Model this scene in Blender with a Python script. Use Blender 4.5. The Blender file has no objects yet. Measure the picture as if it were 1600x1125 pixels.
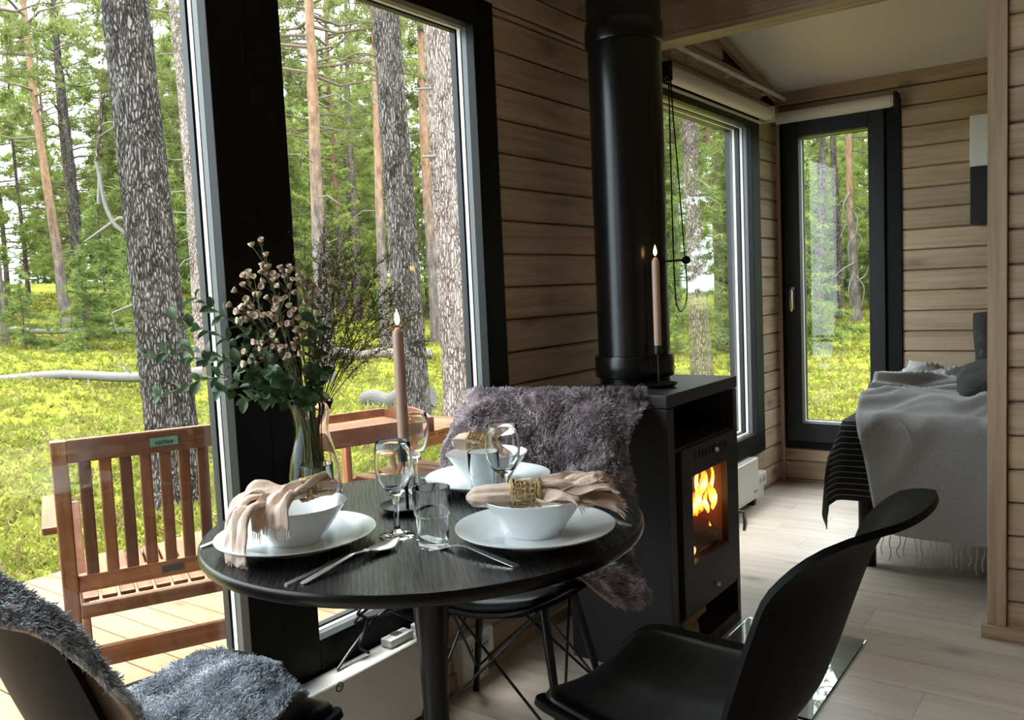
import bpy, math, random
import numpy as np
from mathutils import Vector, Matrix, noise as mn

S = bpy.context.scene
COL = S.collection
PI = math.pi

# ------------------------------------------------------------------ camera, sky, exposure
F_PX, YAW, PITCH, ROLL = 1319.0, .629, .0815, -.0452
CAM = Vector((0, 0, 1.2))
fwd = Vector((-math.sin(YAW) * math.cos(PITCH), math.cos(YAW) * math.cos(PITCH), -math.sin(PITCH)))
rt0 = Vector((math.cos(YAW), math.sin(YAW), 0))
up0 = rt0.cross(fwd)
rt = rt0 * math.cos(ROLL) + up0 * math.sin(ROLL)
up = -rt0 * math.sin(ROLL) + up0 * math.cos(ROLL)
cd = bpy.data.cameras.new('camera')
cam = bpy.data.objects.new('camera', cd)
COL.objects.link(cam)
cd.sensor_width = 36.0
cd.lens = F_PX / 1600 * 36
cd.clip_start = .02
cd.clip_end = 400
cam.matrix_world = Matrix(((rt.x, up.x, -fwd.x, CAM.x), (rt.y, up.y, -fwd.y, CAM.y), (rt.z, up.z, -fwd.z, CAM.z), (0, 0, 0, 1)))
S.camera = cam

SKY_LOW, SKY_HIGH, SKY_GAIN = (.80, .92, 1.0), (.92, .97, 1.0), 1.5
SUN_STRENGTH = 1.6
EXPOSURE = 2.8
wd = bpy.data.worlds.new('sky')
S.world = wd
wd.use_nodes = True
wn = wd.node_tree
bg = wn.nodes['Background']
tc = wn.nodes.new('ShaderNodeTexCoord')
sx = wn.nodes.new('ShaderNodeSeparateXYZ')
wn.links.new(tc.outputs['Generated'], sx.inputs[0])
cr = wn.nodes.new('ShaderNodeValToRGB')            # overcast sky: brighter overhead than at the horizon
cr.color_ramp.elements[0].position = 0.0
cr.color_ramp.elements[0].color = (*[c * .62 for c in SKY_LOW], 1)
cr.color_ramp.elements[1].position = 1.0
cr.color_ramp.elements[1].color = (*[c * 1.35 for c in SKY_HIGH], 1)
wn.links.new(sx.outputs['Z'], cr.inputs['Fac'])
wn.links.new(cr.outputs['Color'], bg.inputs['Color'])
bg.inputs['Strength'].default_value = SKY_GAIN

sl = bpy.data.lights.new('sun', 'SUN')
sl.energy = SUN_STRENGTH
sl.angle = math.radians(30)
sl.color = (1.0, .95, .86)
sun = bpy.data.objects.new('sun', sl)
COL.objects.link(sun)
sun.rotation_euler = Vector((-.22, .12, 1.0)).to_track_quat('Z', 'Y').to_euler()   # high and hazy behind thin cloud

S.view_settings.view_transform = 'Standard'
S.view_settings.look = 'None'
S.view_settings.exposure = EXPOSURE
S.view_settings.gamma = 1
S.view_settings.use_curve_mapping = False
S.cycles.use_denoising = True
S.cycles.max_bounces = 14
S.cycles.diffuse_bounces = 5
S.cycles.glossy_bounces = 6
S.cycles.transmission_bounces = 12
S.cycles.transparent_max_bounces = 24
S.cycles.sample_clamp_indirect = 6
S.cycles.caustics_reflective = False

# ------------------------------------------------------------------ helpers
class MB:
    def __init__(self):
        self.v, self.f, self.n = [], [], 0

    def add(self, vs, fs):
        b = self.n
        self.v.extend([tuple(p) for p in vs])
        self.f.extend([tuple(i + b for i in q) for q in fs])
        self.n += len(vs)
        return self

    def box(self, x0, x1, y0, y1, z0, z1):
        vs = [(x, y, z) for z in (z0, z1) for y in (y0, y1) for x in (x0, x1)]
        return self.add(vs, [(0, 2, 3, 1), (4, 5, 7, 6), (0, 1, 5, 4), (2, 6, 7, 3), (0, 4, 6, 2), (1, 3, 7, 5)])

    def obox(self, a, b, w, h, upv=(0, 0, 1)):
        """a bar from a to b, w wide (sideways) and h high"""
        a, b = Vector(a), Vector(b)
        d = (b - a).normalized()
        s = d.cross(Vector(upv))
        if s.length < 1e-4:
            s = d.cross(Vector((1, 0, 0)))
        s.normalize()
        u = s.cross(d)
        s, u = s * (w / 2), u * (h / 2)
        vs = [a - s - u, a + s - u, a + s + u, a - s + u, b - s - u, b + s - u, b + s + u, b - s + u]
        return self.add(vs, [(3, 2, 1, 0), (4, 5, 6, 7), (0, 1, 5, 4), (1, 2, 6, 5), (2, 3, 7, 6), (3, 0, 4, 7)])

    def tube(self, pts, r, n=10, cap=True, closed=False):
        pts = [Vector(p) for p in pts]
        m = len(pts)
        rs = r if isinstance(r, (list, tuple)) else [r] * m
        vs, fs = [], []
        ref = None
        for i, p in enumerate(pts):
            if closed:
                t = pts[(i + 1) % m] - pts[i - 1]
            else:
                t = pts[min(i + 1, m - 1)] - pts[max(i - 1, 0)]
            t.normalize()
            if ref is None:
                ref = t.orthogonal().normalized()
            ref = (ref - t * ref.dot(t))
            if ref.length < 1e-5:
                ref = t.orthogonal()
            ref.normalize()
            o = t.cross(ref)
            for k in range(n):
                a = 2 * PI * k / n
                vs.append(p + (ref * math.cos(a) + o * math.sin(a)) * rs[i])
        for i in range(m if closed else m - 1):
            j = (i + 1) % m
            for k in range(n):
                l = (k + 1) % n
                fs.append((i * n + k, i * n + l, j * n + l, j * n + k))
        if cap and not closed:
            fs.append(tuple(range(n - 1, -1, -1)))
            fs.append(tuple((m - 1) * n + k for k in range(n)))
        return self.add(vs, fs)

    def lathe(self, prof, n=32, c=(0, 0, 0), closed=False):
        """prof: (r, z) pairs; r==0 ends become poles"""
        vs, fs, rows = [], [], []
        for r, z in prof:
            if r < 1e-6:
                rows.append([len(vs)])
                vs.append((c[0], c[1], c[2] + z))
            else:
                rows.append([len(vs) + k for k in range(n)])
                vs += [(c[0] + r * math.cos(2 * PI * k / n), c[1] + r * math.sin(2 * PI * k / n), c[2] + z) for k in range(n)]
        pairs = list(zip(rows, rows[1:])) + ([(rows[-1], rows[0])] if closed else [])
        for a, b in pairs:
            for k in range(n):
                l = (k + 1) % n
                if len(a) == 1 and len(b) == 1:
                    continue
                if len(a) == 1:
                    fs.append((a[0], b[l], b[k]))
                elif len(b) == 1:
                    fs.append((a[k], a[l], b[0]))
                else:
                    fs.append((a[k], a[l], b[l], b[k]))
        return self.add(vs, fs)

    def grid(self, nu, nv, fn, flip=False):
        vs = [fn(i / nu, j / nv) for j in range(nv + 1) for i in range(nu + 1)]
        w = nu + 1
        fs = [(j * w + i, j * w + i + 1, (j + 1) * w + i + 1, (j + 1) * w + i) for j in range(nv) for i in range(nu)]
        if flip:
            fs = [q[::-1] for q in fs]
        return self.add(vs, fs)

    def shell(self, nu, nv, fn, th):
        """a sheet fn(u, v) with thickness th on its back side"""
        P = [[Vector(fn(i / nu, j / nv)) for i in range(nu + 1)] for j in range(nv + 1)]
        vs, fs = [], []
        for j in range(nv + 1):
            for i in range(nu + 1):
                du = P[j][min(i + 1, nu)] - P[j][max(i - 1, 0)]
                dv = P[min(j + 1, nv)][i] - P[max(j - 1, 0)][i]
                nn = du.cross(dv)
                if nn.length > 1e-9:
                    nn.normalize()
                vs += [P[j][i], P[j][i] - nn * th]
        w = nu + 1
        I = lambda i, j, s: 2 * (j * w + i) + s
        for j in range(nv):
            for i in range(nu):
                fs.append((I(i, j, 0), I(i + 1, j, 0), I(i + 1, j + 1, 0), I(i, j + 1, 0)))
                fs.append((I(i, j + 1, 1), I(i + 1, j + 1, 1), I(i + 1, j, 1), I(i, j, 1)))
        for i in range(nu):
            fs.append((I(i, 0, 0), I(i, 0, 1), I(i + 1, 0, 1), I(i + 1, 0, 0)))
            fs.append((I(i + 1, nv, 0), I(i + 1, nv, 1), I(i, nv, 1), I(i, nv, 0)))
        for j in range(nv):
            fs.append((I(0, j + 1, 0), I(0, j + 1, 1), I(0, j, 1), I(0, j, 0)))
            fs.append((I(nu, j, 0), I(nu, j, 1), I(nu, j + 1, 1), I(nu, j + 1, 0)))
        return self.add(vs, fs)


def fast_mesh(name, verts, tris):
    me = bpy.data.meshes.new(name)
    verts = np.asarray(verts, np.float32).reshape(-1, 3)
    tris = np.asarray(tris, np.int32).reshape(-1, 3)
    me.vertices.add(len(verts))
    me.vertices.foreach_set('co', verts.ravel())
    me.loops.add(tris.size)
    me.loops.foreach_set('vertex_index', tris.ravel())
    me.polygons.add(len(tris))
    me.polygons.foreach_set('loop_start', np.arange(0, tris.size, 3, dtype=np.int32))
    me.update(calc_edges=True)
    return me


def wloc(o):
    v = Vector((0, 0, 0))
    while o is not None:
        v += o.location
        o = o.parent
    return v


def mk(name, mb, mat, parent=None, smooth=False, bevel=0, kind=None, label=None, segs=2, mesh=None, local=False, angle=40):
    if mesh is None:
        mesh = bpy.data.meshes.new(name)
        mesh.from_pydata(mb.v, [], mb.f)
    if mat is not None and not mesh.materials:
        mesh.materials.append(mat)
    o = bpy.data.objects.new(name, mesh)
    COL.objects.link(o)
    if parent is not None:
        o.parent = parent
        if not local:
            o.location = -wloc(parent)
    if smooth:
        mesh.polygons.foreach_set('use_smooth', [True] * len(mesh.polygons))
        if angle < 180:
            mesh.set_sharp_from_angle(angle=math.radians(angle))
    if bevel:
        m = o.modifiers.new('bevel', 'BEVEL')
        m.width = bevel
        m.segments = segs
        m.limit_method = 'ANGLE'
        m.angle_limit = math.radians(35)
    if kind:
        o['kind'] = kind
    if label:
        o['label'] = label
    return o


def tag(o, label, cat, group=None):
    o['label'] = label
    o['category'] = cat
    if group:
        o['group'] = group
    return o


def thing(name, label, cat, loc=(0, 0, 0), group=None):
    o = bpy.data.objects.new(name, None)
    o.empty_display_size = .05
    COL.objects.link(o)
    o.location = loc
    return tag(o, label, cat, group)


def struct(name, loc=(0, 0, 0)):
    o = bpy.data.objects.new(name, None)
    COL.objects.link(o)
    o.location = loc
    o['kind'] = 'structure'
    return o


def dup(root, loc, rz=0, label=None, scale=None, group=None):
    def cp(o, parent):
        c = o.copy()
        COL.objects.link(c)
        if parent is not None:
            c.parent = parent
        for ch in o.children:
            cp(ch, c)
        return c
    r = cp(root, None)
    r.location = loc
    r.rotation_euler = (0, 0, rz)
    if scale:
        r.scale = (scale,) * 3 if not isinstance(scale, tuple) else scale
    if label:
        r['label'] = label
    if group:
        r['group'] = group
    return r


def smooth_path(pts, n=6):
    """Catmull-Rom through pts"""
    P = [Vector(p) for p in pts]
    P = [P[0] * 2 - P[1]] + P + [P[-1] * 2 - P[-2]]
    out = []
    for i in range(1, len(P) - 2):
        a, b, c, d = P[i - 1:i + 3]
        for k in range(n):
            t = k / n
            out.append(.5 * ((2 * b) + (c - a) * t + (2 * a - 5 * b + 4 * c - d) * t * t + (3 * b - a - 3 * c + d) * t ** 3))
    out.append(P[-2])
    return out


def lerp_tab(tab, x):
    """piecewise smooth interpolation of a table [(x, y...)]"""
    if x <= tab[0][0]:
        return tab[0][1:]
    for a, b in zip(tab, tab[1:]):
        if x <= b[0]:
            t = (x - a[0]) / (b[0] - a[0])
            return tuple(p + (q - p) * t for p, q in zip(a[1:], b[1:]))
    return tab[-1][1:]


# ------------------------------------------------------------------ materials
class NT:
    def __init__(self, name):
        self.m = bpy.data.materials.new(name)
        self.m.use_nodes = True
        self.t = self.m.node_tree
        self.p = self.t.nodes['Principled BSDF']
        self.out = self.t.nodes['Material Output']

    def n(self, kind, **kw):
        nd = self.t.nodes.new('ShaderNode' + kind)
        for k, v in kw.items():
            if k.startswith('_'):
                setattr(nd, k[1:], v)
            else:
                self.set(nd, k.replace('__', ' '), v)
        return nd

    def set(self, nd, key, v):
        key = int(key[1:]) if key[0] == 'i' and key[1:].isdigit() else key
        s = nd.inputs[key]
        if isinstance(v, bpy.types.NodeSocket):
            self.t.links.new(v, s)
        elif isinstance(v, bpy.types.Node):
            self.t.links.new(v.outputs[0], s)
        else:
            s.default_value = (*v, 1) if isinstance(v, tuple) and len(v) == 3 and s.type == 'RGBA' else v

    def P(self, **kw):
        for k, v in kw.items():
            self.set(self.p, k.replace('__', ' '), v)
        return self

    def ramp(self, fac, stops):
        r = self.n('ValToRGB', Fac=fac)
        e = r.color_ramp.elements
        while len(e) < len(stops):
            e.new(.5)
        for el, (pos, c) in zip(e, stops):
            el.position = pos
            el.color = (*c, 1) if len(c) == 3 else c
        return r

    def mix(self, fac, a, b, mode='MIX'):
        m = self.n('MixRGB', _blend_type=mode)
        self.set(m, 'Fac', fac)
        self.set(m, 'Color1', a)
        self.set(m, 'Color2', b)
        return m

    def math(self, op, a, b=0.0):
        m = self.n('Math', _operation=op)
        self.set(m, 'i0', a)
        self.set(m, 'i1', b)
        return m

    def coords(self, scale=(1, 1, 1), rand=0.0, src='Object'):
        c = self.n('TexCoord')
        mp = self.n('Mapping', Scale=scale)
        self.t.links.new(c.outputs[src], mp.inputs['Vector'])
        if rand:
            oi = self.n('ObjectInfo')
            k = self.math('MULTIPLY', oi.outputs['Random'], rand)
            cb = self.n('CombineXYZ')
            for a in range(3):
                self.t.links.new(k.outputs[0], cb.inputs[a])
            self.t.links.new(cb.outputs[0], mp.inputs['Location'])
        return mp

    def bump(self, h, strength=.3, dist=.01):
        b = self.n('Bump', Strength=strength, Distance=dist, Height=h)
        self.t.links.new(b.outputs[0], self.p.inputs['Normal'])
        return b


def plain(name, col, rough=.5, metal=0., spec=.5, bump=None, coat=0., sheen=0.):
    t = NT(name)
    t.P(Base__Color=col, Roughness=rough, Metallic=metal)
    t.set(t.p, 'Specular IOR Level', spec)
    if coat:
        t.set(t.p, 'Coat Weight', coat)
        t.set(t.p, 'Coat Roughness', .08)
    if sheen:
        t.set(t.p, 'Sheen Weight', sheen)
    if bump:
        sc, st, ds = bump
        t.bump(t.n('TexNoise', Vector=t.coords((sc, sc, sc)), Scale=1.0, Detail=4.0).outputs[0], st, ds)
    return t.m


def wood(name, axis, dark, mid, light, rough=.6, grain=60, along=2.5, knots=True, piece=.25, bump=.25, spec=.3, rand=7.0, coat=0.):
    """boards with the grain along one axis; every piece has its own tone"""
    t = NT(name)
    sc = [grain] * 3
    sc[axis] = along
    co = t.coords(tuple(sc), rand)
    n1 = t.n('TexNoise', Vector=co, Scale=1.0, Detail=6.0, Roughness=.62, Distortion=.5)
    sc2 = [grain * .22] * 3
    sc2[axis] = along * .35
    n2 = t.n('TexNoise', Vector=t.coords(tuple(sc2), rand), Scale=1.0, Detail=3.0)
    f = t.math('ADD', t.math('MULTIPLY', n1.outputs[0], .6), t.math('MULTIPLY', n2.outputs[0], .4))
    c = t.ramp(f, [(.32, dark), (.5, mid), (.68, light)])
    col = c.outputs[0]
    if knots:
        s3 = [7.5] * 3
        s3[axis] = 3.2
        vo = t.n('TexVoronoi', Vector=t.coords(tuple(s3), rand), Scale=1.0, Randomness=1.0)
        kf = t.ramp(vo.outputs['Distance'], [(.07, (1, 1, 1)), (.15, (.5, .5, .5)), (.28, (0, 0, 0))])
        wh = t.n('TexWhiteNoise')
        t.t.links.new(vo.outputs['Position'], wh.inputs['Vector'])
        sel = t.math('GREATER_THAN', wh.outputs['Value'], .35)
        col = t.mix(t.math('MULTIPLY', t.math('MULTIPLY', kf.outputs[0], sel), .7), col, tuple(x * .42 for x in dark)).outputs[0]
    oi = t.n('ObjectInfo')
    v = t.math('ADD', t.math('MULTIPLY', oi.outputs['Random'], piece), 1 - piece / 2)
    hs = t.n('HueSaturation', Color=col)
    t.t.links.new(v.outputs[0], hs.inputs['Value'])
    t.P(Base__Color=hs.outputs[0], Roughness=rough)
    t.set(t.p, 'Specular IOR Level', spec)
    if coat:
        t.set(t.p, 'Coat Weight', coat)
        t.set(t.p, 'Coat Roughness', .15)
    if bump:
        t.bump(n1.outputs[0], bump, .004)
    return t.m


def pane_mat(name, tint=(1, 1, 1), refl=1.0):
    """thin flat glazing: clear, with the reflection of its two faces"""
    t = NT(name)
    tr = t.n('BsdfTransparent', Color=(*tint, 1))
    gl = t.n('BsdfGlossy', Color=(1, 1, 1, 1), Roughness=0.0)
    bf = t.n('NewGeometry').outputs['Backfacing']
    ior = t.math('ADD', t.math('MULTIPLY', bf, 1 / 1.45 - 1.45), 1.45)     # the back of each face counts as a face too
    fr = t.n('Fresnel', IOR=ior)
    mx = t.n('MixShader')
    t.t.links.new(t.math('MULTIPLY', fr.outputs[0], refl).outputs[0], mx.inputs[0])
    t.t.links.new(tr.outputs[0], mx.inputs[1])
    t.t.links.new(gl.outputs[0], mx.inputs[2])
    t.t.links.new(mx.outputs[0], t.out.inputs['Surface'])
    return t.m


def glass_mat(name, tint=(1, 1, 1), ior=1.45, rough=0.):
    t = NT(name)
    g = t.n('BsdfGlass', Color=(*tint, 1), Roughness=rough, IOR=ior)
    t.t.links.new(g.outputs[0], t.out.inputs['Surface'])
    return t.m


def leafy(name, a, b, trans=.35, rough=.6, scale=3.0, spec=.25):
    """leaf or needle matter that lets some light through"""
    t = NT(name)
    nz = t.n('TexNoise', Vector=t.coords((scale,) * 3, 5.0), Scale=1.0, Detail=3.0)
    c = t.ramp(nz.outputs[0], [(.3, a), (.7, b)])
    t.P(Base__Color=c.outputs[0], Roughness=rough)
    t.set(t.p, 'Specular IOR Level', spec)
    tl = t.n('BsdfTranslucent', Color=c.outputs[0])
    mx = t.n('MixShader', Fac=trans)
    t.t.links.new(t.p.outputs[0], mx.inputs[1])
    t.t.links.new(tl.outputs[0], mx.inputs[2])
    t.t.links.new(mx.outputs[0], t.out.inputs['Surface'])
    return t.m


def glow(name, stops, strength, axis='Z', noise=0.):
    """fire: colour by height through the flame"""
    t = NT(name)
    c = t.n('TexCoord')
    s = t.n('SeparateXYZ', Vector=c.outputs['Generated'])
    f = s.outputs[axis]
    if noise:
        nz = t.n('TexNoise', Vector=t.coords((18, 18, 9)), Scale=1.0, Detail=3.0)
        f = t.math('ADD', f, t.math('MULTIPLY', t.math('SUBTRACT', nz.outputs[0], .5), noise)).outputs[0]
    r = t.ramp(f, stops)
    e = t.n('Emission', Color=r.outputs[0], Strength=strength)
    t.t.links.new(e.outputs[0], t.out.inputs['Surface'])
    return t.m


LOG_D, LOG_M, LOG_L = (.30, .212, .138), (.45, .335, .232), (.54, .42, .305)
m_log_y = wood('log_plank_lengthwise', 1, LOG_D, LOG_M, LOG_L, rough=.55, grain=55, along=2.2)
m_log_x = wood('log_plank_crosswise', 0, LOG_D, LOG_M, LOG_L, rough=.55, grain=55, along=2.2)
m_log_z = wood('log_plank_upright', 2, LOG_D, LOG_M, LOG_L, rough=.55, grain=55, along=2.2, knots=False)
m_core = plain('groove_shadow_wood', (.09, .06, .04), .8)
m_floor = wood('pale_floor_board', 0, (.40, .34, .29), (.52, .46, .40), (.60, .545, .49), rough=.34, grain=38, along=1.6, knots=True, piece=.14, bump=.06, spec=.5)
m_white = plain('white_ceiling', (.74, .71, .66), .7)
m_cas = plain('black_window_paint', (.0028, .003, .0038), .5, spec=.2, bump=(90, .05, .002))
m_sash = plain('anthracite_sash', (.018, .0192, .0225), .42, spec=.3)
m_jamb = plain('grey_aluminium', (.085, .09, .097), .4, .3)
m_strip = plain('white_glazing_strip', (.72, .71, .66), .5)
m_pane = pane_mat('window_glass', (.97, .985, .975), 1.0)
m_blackmetal = plain('black_stove_steel', (.030, .0305, .036), .44, .2, spec=.4, bump=(900, .03, .001))
m_flue = plain('black_flue_enamel', (.004, .0042, .0046), .25, 0., spec=.4)
m_dark = plain('matt_black', (.006, .006, .007), .7)
m_whitepaint = plain('white_enamel', (.78, .78, .77), .35)
m_chrome = plain('brushed_steel', (.62, .62, .63), .22, 1.)
# ------------------------------------------------------------------ the room
WX, EY, PY = -1.645, 4.967, 3.08              # window wall, end wall and partition faces
Z0, PITCHP = .012, .1092                      # log courses


def ceil_z(y):
    return 2.257 + .2 * (EY - y)


floor = struct('floor')
random.seed(3)
fb_rows = []
y = -1.62
row = 0
while y < EY + .02:
    x = -1.66 - random.random() * 1.1
    while x < 2.05:
        x0, x1 = max(x, -1.66), min(x + 1.28, 2.05)
        if x1 - x0 > .05:
            yy = min(y + .19, EY + .02)
            mk('floor_board', MB().box(x0 + .0005, x1 - .0005, y + .0006, yy - .0006, -.012, 0), m_floor, floor)
        x += 1.28
    y += .19
    row += 1
mk('subfloor', MB().box(-1.8, 2.2, -1.75, EY + .2, -.1, -.0125), m_core, floor)


def plank_mb(axis, a0, a1, z0, z1, f, s, t=.02, c=.0085, g=.0018):
    sec = [(f, z0 + c), (f, z1 - c), (f - s * c, z1 - g), (f - s * t, z1 - g), (f - s * t, z0 + g), (f - s * c, z0 + g)]
    vs = []
    for a in (a0, a1):
        for d, z in sec:
            vs.append((d, a, z) if axis == 1 else (a, d, z))
    fs = [(i, (i + 1) % 6, 6 + (i + 1) % 6, 6 + i) for i in range(6)] + [(5, 4, 3, 2, 1, 0), (6, 7, 8, 9, 10, 11)]
    if (axis == 1) == (s > 0):
        fs = [q[::-1] for q in fs]
    return MB().add(vs, fs)


def clad(wall, mat, axis, a0, a1, zlo, zhi, f, s, top=None):
    k0 = int(math.floor((zlo - Z0) / PITCHP))
    for k in range(k0, 40):
        z0, z1 = Z0 + k * PITCHP, Z0 + (k + 1) * PITCHP
        z0, z1 = max(z0, zlo), min(z1, zhi)
        if z1 - z0 < .012:
            if z0 > zhi:
                break
            continue
        b1 = a1
        if top is not None:
            b1 = min(a1, EY - (z1 - 2.257) / .2) if z1 > 2.257 else a1
            if b1 - a0 < .05:
                continue
        mk('plank', plank_mb(axis, a0 + .0008, b1 - .0008, z0, z1, f, s), mat, wall)


wl = struct('wall_left')


def core(mb, y0, y1, z0, z1=None, x0=-1.80, x1=-1.664):
    ta, tb = (ceil_z(y0), ceil_z(y1)) if z1 is None else (z1, z1)
    vs = [(x0, y0, z0), (x1, y0, z0), (x1, y1, z0), (x0, y1, z0), (x0, y0, ta), (x1, y0, ta), (x1, y1, tb), (x0, y1, tb)]
    return mb.add(vs, [(3, 2, 1, 0), (4, 5, 6, 7), (0, 1, 5, 4), (1, 2, 6, 5), (2, 3, 7, 6), (3, 0, 4, 7)])


WIN = {1: (-1.50, 1.263, .03, 2.11, -1.40, 1.166, .13, 2.02),       # outer y0 y1 z0 z1, opening y0 y1 z0 z1; left window lengthened out of view for daylight
       2: (1.263, 2.224, .235, 2.11, 1.368, 2.12, .344, 2.02),
       3: (3.25, 4.645, .242, 2.11, 3.36, 4.525, .356, 2.02)}
cm = MB()
segs = [(-1.75, -1.50), (2.224, 3.25), (4.645, EY + .15)]
for a, b in segs:
    core(cm, a, b, -.1)
for k in WIN:
    w = WIN[k]
    core(cm, w[0], w[1], -.1, w[2])
    core(cm, w[0], w[1], w[3])
mk('wall_core', cm, m_core, wl)
for a, b in [(-1.6, -1.50), (2.224, 3.25), (4.645, EY - .02)]:
    clad(wl, m_log_y, 1, a, b, 0, 2.11, WX, 1)
for k in WIN:
    clad(wl, m_log_y, 1, WIN[k][0], WIN[k][1], 0, WIN[k][2], WX, 1)
clad(wl, m_log_y, 1, -1.6, 3.08, 2.11, 3.6, WX, 1, top=1)
clad(wl, m_log_y, 1, 3.16, EY - .02, 2.11, 3.6, WX, 1, top=1)
mk('corner_trim', MB().box(WX, WX + .022, EY - .022, EY, 0, 2.2), m_log_z, wl, bevel=.002)
mk('roof_trim', MB().obox((WX + .012, 3.16, ceil_z(3.16) - .03), (WX + .012, EY, ceil_z(EY) - .03), .024, .05), m_log_y, wl)
mk('roof_trim', MB().obox((WX + .012, -1.6, ceil_z(-1.6) - .03), (WX + .012, 3.08, ceil_z(3.08) - .03), .024, .05), m_log_y, wl)

we = struct('wall_end')
EW = (-1.625, -.975, .20, 2.13, -1.515, -1.135, .36, 1.998)
cm = MB()
for b in ((-1.8, EW[0], -.1, 2.3), (EW[1], 2.2, -.1, 2.3), (EW[0], EW[1], -.1, EW[2]), (EW[0], EW[1], EW[3], 2.3)):
    cm.box(b[0], b[1], EY + .019, EY + .16, b[2], b[3])
mk('wall_core', cm, m_core, we)
clad(we, m_log_x, 0, WX + .02, EW[1], 0, EW[2], EY, -1)
clad(we, m_log_x, 0, EW[1], 1.6, 0, 2.19, EY, -1)
clad(we, m_log_x, 0, WX, EW[1], EW[3], 2.19, EY, -1)
mk('ceiling_trim', MB().box(WX, 1.6, EY - .022, EY, 2.188, 2.262), m_log_x, we, bevel=.002)

wp = struct('wall_partition')
mk('wall_core', MB().box(-.30, 2.05, PY + .019, PY + .061, 0, ceil_z(PY)).box(WX, 2.05, PY + .019, PY + .061, 2.15, ceil_z(PY)), m_core, wp)
clad(wp, m_log_x, 0, -.296, 2.02, .0, 2.14, PY, -1)
clad(wp, m_log_x, 0, WX + .024, 2.02, 2.15, ceil_z(PY) + .02, PY, -1)
clad(wp, m_log_x, 0, -.296, 1.6, .0, 2.14, PY + .08, 1)
clad(wp, m_log_x, 0, WX + .024, 1.6, 2.15, ceil_z(PY), PY + .08, 1)
mk('door_post', MB().box(-.352, -.298, PY - .016, PY + .096, 0, 2.14), m_log_z, wp, bevel=.002)
mk('lintel_board', MB().box(WX, -.298, PY - .016, PY + .096, 2.126, 2.15), m_log_x, wp, bevel=.002)
mk('lintel_board', MB().box(WX, -.298, PY - .016, PY - .001, 2.151, 2.262), m_log_x, wp, bevel=.002)
bb = mk('baseboard_partition', MB().box(-.368, 2.02, PY - .032, PY - .0005, .0, .042), m_log_x, kind='structure', bevel=.003)
bb = mk('baseboard_left', MB().box(WX, WX + .014, 1.80, 3.25, 0, .05), m_log_y, kind='structure', bevel=.003)

ce = MB()
ya, yb = -1.75, EY + .16
vs = []
for z in (0, .12):
    vs += [(-1.8, ya, ceil_z(ya) + z), (2.2, ya, ceil_z(ya) + z), (2.2, yb, ceil_z(yb) + z), (-1.8, yb, ceil_z(yb) + z)]
ce.add(vs, [(0, 1, 2, 3), (7, 6, 5, 4), (0, 4, 5, 1), (1, 5, 6, 2), (2, 6, 7, 3), (3, 7, 4, 0)])
mk('ceiling', ce, m_white, kind='structure')

# the room closes behind the photographer
wb = struct('wall_back')
cm = MB().box(-1.8, 2.2, -1.75, -1.6, -.1, 3.6)
mk('wall_core', cm, m_log_x, wb)
wr = struct('wall_right')
cm = MB()
core(cm, -1.75, EY + .16, -.1, None, 2.05, 2.2)
mk('wall_core', cm, m_log_y, wr)
wi = struct('wall_inner')
mk('wall_core', MB().box(1.6, 1.66, PY + .1, EY, 0, 2.62), m_log_y, wi)


def ring(o, i, d0, d1, axis):
    """four bars between the outer rectangle o and the inner one i (a0,a1,z0,z1), from depth d0 to d1"""
    out = []
    for a0, a1, z0, z1 in ((o[0], i[0], o[2], o[3]), (i[1], o[1], o[2], o[3]), (i[0], i[1], o[2], i[2]), (i[0], i[1], i[3], o[3])):
        out.append(MB().box(d0, d1, a0, a1, z0, z1) if axis == 1 else MB().box(a0, a1, d0, d1, z0, z1))
    return out


def window(n, axis, f, s, out, inn, deep=.082, double=False):
    """f: wall face, s: direction into the room"""
    w = struct('window_%d' % n)

    def layer(name, o, i, da, db, mat, bev=.0):
        a, b = sorted((f + s * da, f + s * db))
        for m in ring(o, i, a, b, axis):
            mk(name, m, mat, w, bevel=bev)
    layer('casing_board', out, inn, -.018, .012, m_cas, .002)
    g = lambda r, k: (r[0] - k, r[1] + k, r[2] - k, r[3] + k)
    layer('jamb_liner', g(inn, .06), inn, -.036, -.018, m_jamb)
    layer('gasket', g(inn, .05), g(inn, .004), -.042, -.036, m_dark)
    layer('glazing_strip', g(inn, .05), g(inn, .001), -.055, -.042, m_strip)
    layer('gasket', g(inn, .05), g(inn, .003), -.061, -.055, m_dark)
    layer('sash_bar', g(inn, .055), g(inn, -.002), -deep, -.061, m_sash)
    if double:
        layer('glazing_strip', g(inn, .05), g(inn, -.004), -deep - .014, -deep - .001, m_strip)
        layer('sash_bar', g(inn, .055), g(inn, -.006), -deep - .055, -deep - .015, m_sash)
    p = MB()
    d = f - s * .075
    a, b = sorted((d - .003, d + .003))
    if axis == 1:
        p.box(a, b, inn[0], inn[1], inn[2], inn[3])
    else:
        p.box(inn[0], inn[1], a, b, inn[2], inn[3])
    mk('pane', p, m_pane, w)
    return w


for k in (1, 2, 3):
    w = WIN[k]
    window(k, 1, WX, 1, w[:4], w[4:], double=(k == 3))
w4 = window(4, 0, EY, -1, EW[:4], EW[4:])
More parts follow.
